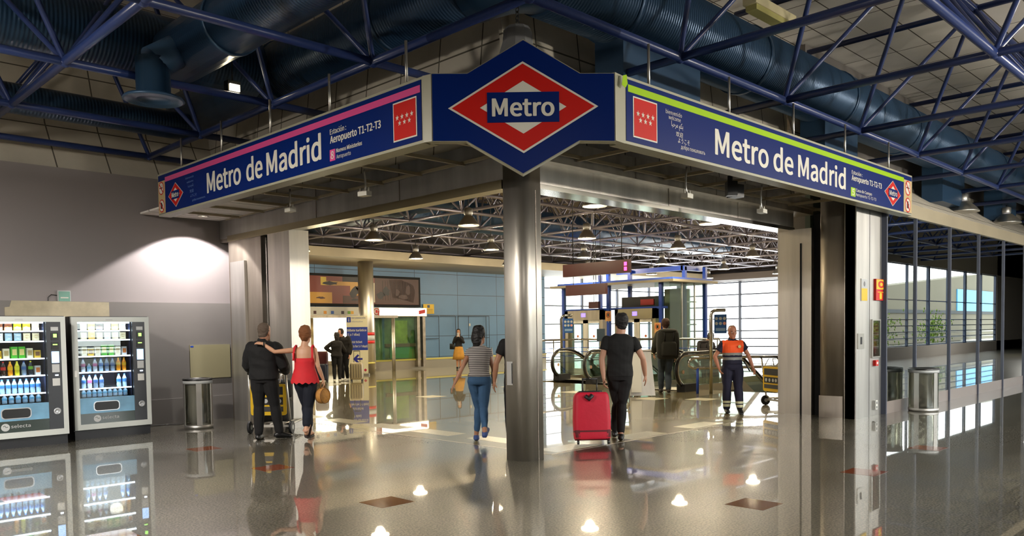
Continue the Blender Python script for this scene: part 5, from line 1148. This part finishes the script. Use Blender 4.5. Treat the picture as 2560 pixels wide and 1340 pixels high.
# 2 woman in red
redc = cloth('red_smocked_top', '#d0202a', .75)
wl = mat('fair_skin', '#c99878', .5)
w, D, s = person('woman in a red strappy top and navy trousers, arm around the man in black', (6.32, 10.78, 0), 45, 1.70,
    dict(head=(.03, .02, 1.575), neck=(.02, -.01, 1.43), chest=(.01, 0, 1.26), shL=(-.145, 0, 1.385), elL=(-.40, -.12, 1.335), wrL=(-.57, -.13, 1.46), shR=(.19, 0, 1.38), elR=(.225, -.04, 1.10), wrR=(.275, .05, .90), pel=(.02, 0, .93), hipL=(-.065, 0, .89), hipR=(.10, 0, .89), knL=(-.02, .16, .52), anL=(-.02, .34, .10), knR=(.04, .04, .48), anR=(.04, -.12, .17)),
    fem=True, skin=wl, feet=((0, 0), (0, -.85)), handL=dict(dir=(-1, .35, .16), n=(0, .6, -1), curl=.25, side=-1), handR=dict(dir=(.1, .1, -1), n=(-1, 0, 0), curl=.9),
    pants=dict(mats=[NAVY], grow=.016, end=.75, loose=.012), hair=dict(mat=HR, style='bun', grow=.012, front=.5))
c = MB(); rs = []
for z, wd, dp, wv in ((.86, .215, .165, .012), (.90, .21, .16, .004), (1.0, .18, .135, 0), (1.08, .155, .12, 0), (1.17, .15, .118, 0), (1.235, .158, .125, 0)):
    rs.append([(.012 + wd * math.cos(a), dp * math.sin(a), z + wv * math.cos(a * 14)) for a in [2*PI*i/84 for i in range(84)]])
for r_ in list(rs)[::-1]: rs.append([(.012 + (x - .012) * .97, y * .97, z) for x, y, z in r_])
c.rings(rs, cap=False); tp = c.build('red_top', redc, w)
MB().rings([[(.015 + .165 * math.cos(a), .132 * math.sin(a), z) for a in [PI*i/20 for i in range(21)]] for z in (1.22, 1.36)], cap=False, closed=False).build('front_panel', redc, tp)
for x in (-.125, .155): MB().path([(x, -.115, 1.2), (x + (.0), -.105, 1.3), (x*.92, -.06, 1.40), (x*.9, .02, 1.43), (x, .1, 1.34)], .016, ry=.005, n=8).build('strap', redc, tp)
MB().path([(.04 + .035*math.cos(a), -.14 + .03*math.sin(a), .165 + .02 * math.sin(a)) for a in [2*PI*i/12 for i in range(12)]], .012, n=6, closed=True).build('sandal_strap', icol('#c99a84', .6), w)
R = Matrix.Translation((.04, -.12, .17)) @ Matrix.Rotation(.85, 4, 'X')
MB().rings([[(x, y, z) for x, y in rounded_poly(-.045, .045, -.08, .17, (.04,)*4, 4)] for z in (-.115, -.095)]).xf(R).build('sandal_sole', icol('#2a201c', .7), w)
MB().rings([[(x, y, z) for x, y in rounded_poly(-.06, .01, .25, .52, (.035,)*4, 4)] for z in (0, .02)]).build('sandal_sole', icol('#2a201c', .7), w)
MB().path([(-.545 + .0, -.13 + .034*math.cos(a), 1.445 + .034*math.sin(a)) for a in [2*PI*i/12 for i in range(12)]], .010, n=6, closed=True).build('watch', 'black', w)
t = thing('handbag', 'round tan straw handbag hanging from the woman in red\'s hand', 'handbag', (6.32 + .27/s2 + .02, 10.78 - .27/s2 + .02, .66), math.radians(-45 + 62))
R = frame((0, 0, 0), (1, 0, 0)); tanb = mat('tan_straw', '#b8823e', .7, noise=(30, .2, (1, 1, 1)))
MB().lathe([(.02, -.045), (.11, -.045), (.12, -.03), (.12, .03), (.11, .045), (.02, .045)], n=28).xf(R).build('body', tanb, t)
for z in (-.046, .046): MB().path([(.112*math.cos(a), .112*math.sin(a), z) for a in [2*PI*i/28 for i in range(28)]], .006, n=6, closed=True).xf(R).build('piping', icol('#7a4e20', .6), t)
MB().path([(-.05, 0, .11), (-.045, 0, .18), (0, 0, .225), (.045, 0, .18), (.05, 0, .11)], .008, n=6).build('handle', icol('#7a4e20', .6), t)
# 3 woman in stripes
def stripe_mat():
    m = bpy.data.materials.new('grey_white_stripes'); m.use_nodes = True; nt = m.node_tree; b = nt.nodes['Principled BSDF']; L = nt.links.new
    tc = nt.nodes.new('ShaderNodeTexCoord'); sp = nt.nodes.new('ShaderNodeSeparateXYZ'); L(tc.outputs['Object'], sp.inputs[0])
    mu = nt.nodes.new('ShaderNodeMath'); mu.operation = 'MULTIPLY'; mu.inputs[1].default_value = 2*PI/.026; L(sp.outputs['Z'], mu.inputs[0])
    si = nt.nodes.new('ShaderNodeMath'); si.operation = 'SINE'; L(mu.outputs[0], si.inputs[0]); gt = nt.nodes.new('ShaderNodeMath'); gt.operation = 'GREATER_THAN'; gt.inputs[1].default_value = .1; L(si.outputs[0], gt.inputs[0])
    mx = nt.nodes.new('ShaderNodeMix'); mx.data_type = 'RGBA'; mx.inputs[6].default_value = lin('#b9b4ae'); mx.inputs[7].default_value = lin('#4a4648'); L(gt.outputs[0], mx.inputs[0]); L(mx.outputs[2], b.inputs['Base Color']); setin(b, 'Roughness', .85); return m
sh = mat('blue_canvas', '#3a4f86', .7)
w3, D, s = person('dark haired woman in a grey striped T-shirt and jeans, walking away', (7.80, 8.50, 0), 42, 1.66,
    dict(head=(.01, .03, 1.535), neck=(0, .0, 1.395), chest=(0, .0, 1.22), shL=(-.15, 0, 1.335), shR=(.15, .02, 1.335), elL=(-.235, -.10, 1.08), wrL=(-.34, -.14, .86), elR=(.2, .06, 1.06), wrR=(.2, .2, .88), pel=(0, 0, .92), hipL=(-.08, 0, .88), hipR=(.08, 0, .88), knL=(-.02, .07, .49), anL=(-.06, .05, .095), knR=(.06, -.02, .49), anR=(.09, -.26, .19)),
    fem=True, skin='#a5765a', hy=-.55, girth=1.04, feet=((.1, 0), (-.1, -.5)), handL=dict(curl=.35), top=dict(mats=[stripe_mat()], sleeve=.32, t0=.12, grow=.014), pants=dict(name='jeans', mats=[JEAN], grow=.007, end=.82), shoe=dict(mats=[sh, 'white']), hair=dict(mat=mat('black_hair', '#0e0b0b', .6), style='bob', grow=.016, front=.7))
t = thing('shoulder_bag', 'small white shoulder bag at the striped top woman\'s right side', 'handbag', (8.02, 8.42, .84), math.radians(-48))
MB().rings([[(x, y, z) for x, y in rounded_poly(-.035, .035, -.1, .1, (.03,)*4, 4)] for z in (0, .16)]).build('body', icol('#d8cfc0', .5), t)
MB().rings([[(x, y, z) for x, y in rounded_poly(-.04, .04, -.105, .105, (.03,)*4, 4)] for z in (.1, .175)]).build('flap', icol('#b8a890', .5), t); MB().path([(0, -.08, .17), (-.02, -.04, .42), (-.03, 0, .52), (-.02, .05, .42), (0, .08, .17)], .006, n=6).build('strap', icol('#c8bca8', .5), t)
# 4 man half hidden by the pillar
person('man in a black T-shirt half hidden behind the pillar', (7.93, 7.86, 0), 45, 1.78,
    dict(shL=(-.20, 0, 1.45), elL=(-.29, -.02, 1.15), wrL=(-.32, .04, .90), knL=(-.11, .02, .5), anL=(-.10, -.12, .10), knR=(.08, .12, .5), anR=(.08, .2, .09)), skin='#a5765a', feet=((0, -.2), (0, 0)), top=dict(mats=[BLK], sleeve=.55, t0=.1, grow=.016), pants=dict(mats=[BLK2], loose=.008), shoe=dict(mats=[SB, 'white']), hair=dict(mat=HB))
# 5 man with the red suitcase
person('man in a tight black T-shirt and trousers pulling the red suitcase', (9.28, 7.12, 0), 43, 1.81,
    dict(head=(.035, .03, 1.68), neck=(.02, 0, 1.53), chest=(.01, 0, 1.34), shL=(-.205, 0, 1.47), shR=(.235, 0, 1.45), elL=(-.255, -.04, 1.17), wrL=(-.235, -.10, .90), elR=(.335, -.03, 1.17), wrR=(.375, .06, .93), pel=(0, 0, .96), hipL=(-.085, 0, .93), hipR=(.085, 0, .93), knL=(-.02, .14, .52), anL=(-.06, .26, .10), knR=(.03, .05, .51), anR=(.0, -.10, .10)),
    skin='#b98a70', girth=1.05, hy=.1, feet=((.0, 0), (-.1, -.1)), handL=dict(dir=(.02, -.1, -1), n=(.9, .1, 0), curl=1.0), handR=dict(curl=.4), top=dict(mats=[BLK], sleeve=.5, t0=.06, grow=.013), pants=dict(mats=[BLK2], grow=.012, end=.9, loose=.006), shoe=dict(mats=[SB]), hair=dict(mat=mat('cropped_black_hair', '#0d0b0b', .7), grow=.010, front=.6, high=False))
# 6 backpacker
person('man with a huge black backpack and jeans stepping onto the escalator', (16.75, 11.42, 0), 42, 1.82,
    dict(elL=(-.27, .05, 1.15), wrL=(-.26, .2, .95), anL=(-.1, .12, .1), knL=(-.1, .1, .52), knR=(.06, .02, .5), anR=(.05, -.12, .11)), skin='#c09070', vox=.009, feet=((0, 0), (0, -.3)), top=dict(name='jacket', mats=[icol('#2c2d24', .9)], sleeve=1.6, t0=.08, grow=.02, loose=.01), pants=dict(name='jeans', mats=[JEAN2], grow=.016, loose=.01), shoe=dict(mats=[icol('#2a2422', .7)]), hair=dict(mat=HBR, grow=.015))
def backpack(loc, rz, w, h, d, label, m):
    t = thing('backpack', label, 'backpack', loc, rz); b = MB()
    b.rings([[(x, y, z) for x, y in rounded_poly(-w/2*k, w/2*k, -d/2*k, d/2*k, (d*.35*k,)*4, 5)] for z, k in ((0, .8), (h*.06, .95), (h*.5, 1), (h*.85, .95), (h*.96, .8), (h, .55))]); b.build('main_pack', m, t)
    MB().rings([[(x, y - d*.5, z) for x, y in rounded_poly(-w*.33*k, w*.33*k, -d*.2*k, d*.2*k, (d*.15*k,)*4, 4)] for z, k in ((h*.1, .9), (h*.15, 1), (h*.5, 1), (h*.58, .8))]).build('front_pocket', m, t)
    MB().ell((0, -.02, h*.93), (w*.45, d*.5, h*.1), n=16, m=8).build('lid', m, t)
    for x in (-w*.28, w*.28): MB().path([(x, d*.45, h*.2), (x, d*.7, h*.45), (x, d*.72, h*.75), (x, d*.45, h*.95)], .025, ry=.012, n=8).build('shoulder_strap', 'rubber', t)
    for x in (-w*.2, w*.2): MB().path([(x, -d*.52, h*.6), (x, -d*.56, h*.8), (x, -d*.3, h*1.0)], .01, n=6).build('buckle_strap', 'rubber', t)
    return t
backpack((16.75 - .2, 11.42 - .2, .86), math.radians(-45), .55, .72, .32, 'huge black backpack carried by the man in jeans at the escalator', cloth('black_pack', '#15150f'))
# 7 worker
ORG = mat('fluorescent_orange', '#ff5a1c', .7); REF = mat('grey_reflective_band', '#8a8a84', .35)
NV2 = cloth('navy_uniform', '#14122a')
def wz(p):
    if p.z > 1.355 and abs(p.x) < .09: return 0
    if p.z > 1.345 or (abs(p.x) > .195 and p.z > 1.0): return 0 if (abs(p.x) > .185) else 1
    if p.z > 1.13: return 1
    if p.z > 1.085: return 2
    if p.z > 1.045: return 0
    if p.z > .995: return 2
    return 0
wk, D, s = person('worker in an orange and navy polo shirt walking towards the camera', (13.52, 7.74, 0), 224, 1.63,
    dict(head=(0, .02, 1.505), shR=(.19, 0, 1.32), shL=(-.19, 0, 1.32), elR=(.32, -.02, 1.06), wrR=(.27, .08, .85), elL=(-.30, 0, 1.08), wrL=(-.37, .04, .86), hipL=(-.095, 0, .84), hipR=(.095, 0, .84), knR=(.11, .04, .46), anR=(.10, -.03, .09), knL=(-.08, .12, .47), anL=(-.09, .18, .12)),
    skin='#b97a5e', girth=1.1, vox=.007, feet=((0, .3), (-.1, 0)), handR=dict(curl=.9), handL=dict(curl=.4), top=dict(name='polo_shirt', mats=[NV2, ORG, REF], zone=wz, sleeve=.55, t0=.12, grow=.018, loose=.01, collar=True), pants=dict(name='work_trousers', mats=[NV2, icol('#c9c6a0', .5)], zone=lambda p: 1 if (.235 > p.z > .19 or .17 > p.z > .125) else 0, grow=.018, loose=.014), shoe=dict(mats=[SB]), hair=dict(mat=icol('#8a7a6c', .7), grow=.003, front=.25, high=True), face=icol('#5a463a', .7))
MB().lathe([(.028, 0), (.028, .004)], n=16).xf(Matrix.Translation((-.095, .158, 1.245)) @ Matrix.Rotation(-PI/2 - .0, 4, 'X')).build('round_badge', icol('#c8c07a', .5), wk)
MB().tube((-.2, .06, .98), (-.3, .1, .78), .014).build('radio_antenna', 'black', wk)
# 8 far woman
JK = cloth('black_jacket_cloth', '#121014')
fw, D, s = person('woman in a black jacket and ochre skirt facing the camera with a phone', (22.7, 26.0, 0), 225, 1.68,
    dict(elL=(-.22, .08, 1.12), wrL=(-.06, .24, 1.36), elR=(.22, .08, 1.12), wrR=(.06, .24, 1.36), anL=(-.05, 0, .09), anR=(.07, .05, .09), knL=(-.06, .02, .48), knR=(.07, .03, .48)), fem=True, skin='#c08a6a', vox=.011, feet=((0, 0), (0, 0)),
    handL=dict(dir=(.2, .2, 1), n=(1, 0, 0)), handR=dict(dir=(-.2, .2, 1), n=(-1, 0, 0)), top=dict(name='jacket', mats=[JK], sleeve=1.9, grow=.025, t0=.16), shoe=dict(mats=[SB]), hair=dict(mat=HB, style='long', grow=.014, front=.6), face=True)
c = MB(); rs = []
for z, wd, dp in ((.40, .27, .2), (.6, .24, .185), (.85, .19, .145), (.98, .15, .12)): rs.append([(wd * (1 + .05*math.cos(a*9)*(1 - z)) * math.cos(a), dp * (1 + .05*math.cos(a*9)*(1 - z)) * math.sin(a), z) for a in [2*PI*i/54 for i in range(54)]])
c.rings(rs); c.build('skirt', cloth('ochre_skirt', '#c08c3c'), fw)
tag(MB().box(-.04, .04, -.008, .008, -.08, .08).build('phone', 'lgrey', None, (22.7 - .25/s2 - .02, 26 - .25/s2 - .02, 1.46)), 'pale phone held up by the woman in the ochre skirt', 'phone').rotation_euler = (0, 0, -PI/4)
t = tag(MB().rings([[(x, y, z) for x, y in rounded_poly(-.05, .05, -.13, .13, (.04,)*4, 4)] for z in (0, .24)]).build('handbag', 'black', None, (22.52, 26.22, .84)), 'black handbag at the side of the woman in the ochre skirt', 'handbag')
# 9, 10 couple at the booth
person('woman in black with hand on hip, standing before the ticket booth', (14.55, 22.75, 0), 60, 1.62, dict(head=(.02, .04, 1.49), elL=(-.36, 0, 1.12), wrL=(-.15, .02, .98), elR=(.25, .1, 1.05), wrR=(.32, .3, .98)), fem=True, skin='#9a6a50', girth=1.1, vox=.010, top=dict(name='coat', mats=[icol('#14100e', .9)], sleeve=1.9, grow=.025, t0=.02), pants=dict(mats=[BLK2], grow=.014), shoe=dict(mats=['offwhite']), hair=dict(mat=HB, style='bob', grow=.015, front=.6), feet=((0, 0), (0, 0)))
person('man in black bending his head over the woman at the ticket booth', (14.98, 22.95, 0), 200, 1.78, dict(head=(.05, .12, 1.60), neck=(.02, .06, 1.46), elR=(.28, .15, 1.12), wrR=(.1, .3, 1.1)), skin='#b07a60', girth=1.1, vox=.010, top=dict(name='coat', mats=[icol('#120e0d', .9)], sleeve=1.9, grow=.03, t0=.02, collar=True), pants=dict(mats=[BLK2], grow=.014), shoe=dict(mats=['offwhite']), hair=dict(mat=HB, grow=.016, front=.6), feet=((0, 0), (0, 0)))
# 11, 12 riders on the escalator
person('rider in dark clothes with a grey backpack, part way down the right escalator', (20.32, 12.45, -.23), 20, 1.70, dict(head=(.1, .12, 1.56)), skin='#a87c62', vox=.011, top=dict(name='jacket', mats=[icol('#2a2628', .9)], sleeve=1.8, grow=.025), pants=dict(mats=[BLK2]), shoe=dict(mats=[SB]), hair=dict(mat=HB, grow=.015, style='bob'), feet=((0, 0), (0, 0)))
backpack((20.02, 12.34, .72), math.radians(-70), .42, .52, .26, 'grey black backpack of the rider part way down the escalator', cloth('grey_pack', '#2c282a'))
person('second rider in a dark red patterned top, lower down the right escalator', (20.98, 12.62, -.69), 10, 1.72, None, skin='#b0846a', vox=.011, top=dict(mats=[icol('#4a1c24', .9)], sleeve=.6), pants=dict(mats=[BLK2]), shoe=dict(mats=[SB]), hair=dict(mat=HG, grow=.008), feet=((0, 0), (0, 0)))
# ------------------------------------------------------------ suitcases and trolleys
def suitcase(name, label, loc, rz, w, h, d, m, tilt=0, handle=.35, trim='black', ribs=False, cover=False):
    t = thing(name, label, 'suitcase', loc, rz)
    R = Matrix.Rotation(tilt, 4, 'X')
    b = MB(); rs = []
    for z, k in ((.06, .93), (.09, .985), (.14, 1), (h*.5, 1.02 if cover else 1), (h - .08, .97 if cover else 1), (h - .03, .93), (h, .84)):
        rs.append([(x, y, z) for x, y in rounded_poly(-w/2*k, w/2*k, -d/2*k, d/2*k, (min(w, d)*.22,)*4, 5)])
    b.rings(rs).xf(R).build('shell', m, t)
    if cover:
        MB().rings([[(x, y, z) for x, y in rounded_poly(-w/2*k, w/2*k, -d/2*k, d/2*k, (.06,)*4, 4)] for z, k in ((.055, .93), (.1, .985), (.19, 1.008), (.2, 1.0))]).xf(R).build('dark_bottom', icol('#5a0c18', .7), t)
        MB().rings([[(x, y, z) for x, y in rounded_poly(-w*.36, w*.3, -d*.42, d*.42, (.05,)*4, 4)] for z in (h - .02, h + .02)]).xf(R).build('top_flap', 'rubber', t)
        MB().path([(-w*.2, -d/2 - .006, h - .05), (-w*.1, -d/2 - .012, h - .1), (0, -d/2 - .006, h - .04)], .03, n=8).xf(R).build('grip', 'rubber', t)
    if ribs:
        for k in range(5): MB().box(-w/2 + w*(k + .5)/5 - .006, -w/2 + w*(k + .5)/5 + .006, -d/2 - .004, -d/2, .12, h - .06).xf(R).build('rib', trim, t)
    for sx in (-1, 1):
        for sy in (-1, 1):
            if tilt and sy > 0: continue
            w_ = MB(); w_.tube((sx*w*.42 - .015, sy*d*.35, .03), (sx*w*.42 + .015, sy*d*.35, .03), .03, n=12); w_.tube((sx*w*.42, sy*d*.35, .03), (sx*w*.42, sy*d*.35, .08), .014)
            w_.xf(R).build('wheel', 'black', t)
    if handle:
        for x in (-.07 - .03, .07 + .03): MB().tube((x, d*.25, h - .02), (x, d*.25, h + handle), .009).xf(R).build('handle_rod', trim, t)
        MB().tube((-.11, d*.25, h + handle), (.11, d*.25, h + handle), .014).xf(R).build('handle_grip', 'black', t)
    return t
suitcase('suitcase', 'large bright red suitcase pulled by the man in black', (8.66, 7.13, 0), math.radians(-45 + 3), .50, .72, .30, mat('red_suitcase_cover', '#c01030', .62, noise=(3, .06, (1, 1, 1)), bump=(6, .3)), math.radians(-8), .2, cover=True)
suitcase('suitcase', 'pale gold hard suitcase beside the couple at the ticket booth', (15.15, 22.5, 0), math.radians(-45), .42, .62, .26, mat('gold_hard_shell', '#a89c80', .3, .3), 0, .38, ribs=True)
suitcase('suitcase', 'dark navy suitcase at the left of the couple at the ticket booth', (14.2, 23.15, 0), math.radians(-45), .44, .6, .28, icol('#14182c', .5), 0, 0)
suitcase('suitcase', 'wine red bag leaning behind the navy suitcase', (14.5, 23.6, 0), math.radians(-45), .42, 1.0, .3, icol('#4a0f12', .7), 0, 0)
M['trolley_yellow'] = mat('trolley_yellow', '#d8b010', .4)
def trolley(loc, rz, label, load=True):
    t = thing('luggage_trolley', label, 'luggage trolley', loc, rz)
    # local: pushed towards +y; handle at y = 0
    MB().path([(-.3, .0, .97), (-.3, -.03, 1.0), (.3, -.03, 1.0), (.3, 0, .97)], .02).build('push_bar', 'rubber', t)
    for s in (-1, 1):
        MB().path([(s*.3, 0, .98), (s*.31, .06, .6), (s*.32, .12, .2), (s*.32, .2, .14), (s*.25, .95, .14)], .018).build('side_tube', 'alu', t)
        w = MB(); w.tube((s*.34 - .02, .12, .1), (s*.34 + .02, .12, .1), .1, n=18); w.build('wheel', 'rubber', t)
        MB().tube((s*.34 - .025, .12, .1), (s*.34 + .025, .12, .1), .04, n=12).build('hub', 'lgrey', t)
    w = MB(); w.tube((-.02, .9, .07), (.02, .9, .07), .07, n=14); w.build('front_wheel', 'rubber', t)
    MB().box(-.29, .29, .1, .12, .1, .14).box(-.27, .27, .5, .52, .12, .15).box(-.25, .25, .93, .95, .12, .15).tube((-.2, .1, .15), (-.18, .95, .15), .012).tube((.2, .1, .15), (.18, .95, .15), .012).tube((0, .1, .15), (0, .95, .15), .012).build('base_frame', 'alu', t)
    bd = MB().rings([[(x, y_, z) for x, z in rounded_poly(-.29, .29, .3, .80, (.04,)*4, 4)] for y_ in (.03, .06)]).build('advert_board', 'trolley_yellow', t)
    MB().box(-.24, .24, .024, .03, .63, .76).build('black_panel', 'black', bd); MB().box(-.24, .24, .024, .03, .47, .59).build('black_panel', 'black', bd); MB().box(-.24, .24, .024, .03, .36, .44).build('dark_panel', icol('#3a3a3a'), bd)
    for x in (-.16, -.04, .08, .18): MB().lathe([(.035, 0), (.035, .003)], n=14).xf(frame((x, .022, .53), (1, 0, 0))).build('round_icon', 'lgrey', bd)
    b = MB().path([(-.2, .02, .82), (-.2, .1, .95), (-.2, .2, .95), (-.2, .22, .82)], .01); b.path([(.2, .02, .82), (.2, .1, .95), (.2, .2, .95), (.2, .22, .82)], .01); b.tube((-.2, .2, .95), (.2, .2, .95), .01); b.build('basket', 'alu', t)
    return t
trolley((6.28, 11.85, 0), math.radians(-45 - 3), 'yellow fronted luggage trolley pushed by the man in the black jacket')
tag(MB().rings([[(x, y, z) for x, y in rounded_poly(-.24*k, .24*k, -.2*k, .2*k, (.08,)*4, 4)] for z, k in ((0, .94), (.05, 1), (.3, 1), (.36, .8))]).build('travel_bag', icol('#16161a', .8), None, (6.62, 12.2, .17)), 'black travel bag lying on the trolley of the man in the black jacket', 'bag').rotation_euler = (0, 0, -.8)
tag(MB().rings([[(x, y, z) for x, y in rounded_poly(-.2*k, .2*k, -.14*k, .14*k, (.08,)*4, 4)] for z, k in ((0, .94), (.05, 1), (.24, 1), (.3, .8))]).build('backpack', icol('#101014', .8), None, (6.75, 12.3, .54)), 'black backpack on top of the travel bag on the couple\'s trolley', 'bag').rotation_euler = (0, 0, -.6)
trolley((15.05, 7.78, 0), math.radians(-45 - 75), 'yellow luggage trolley parked at the right edge of the opening')
# ------------------------------------------------------------ unseen pendants added to fill the front hall with light
for x, y, p, up in ((2.5, 1.5, 40, 35), (9.5, -1.4, 0, 620), (15, -1.6, 0, 680), (21, -1.6, 0, 680), (0.5, 8.8, 330, 170), (-2, 9.6, 160, 40), (46, 1, 500, 0)):
    high_bay((x, y, 4.3), 'unseen conical pendant lamp added to light the front hall', .36, 'lamp_hot', 'unseen pendants added to light the front hall', 2.66)
    if up: light('pendant_glow', 'POINT', (x, y, 4.2), up, (1, .92, .80), .2)
    if p: light('pendant_light', 'AREA', (x, y, 4.29), p, (1, .93, .86), .6)
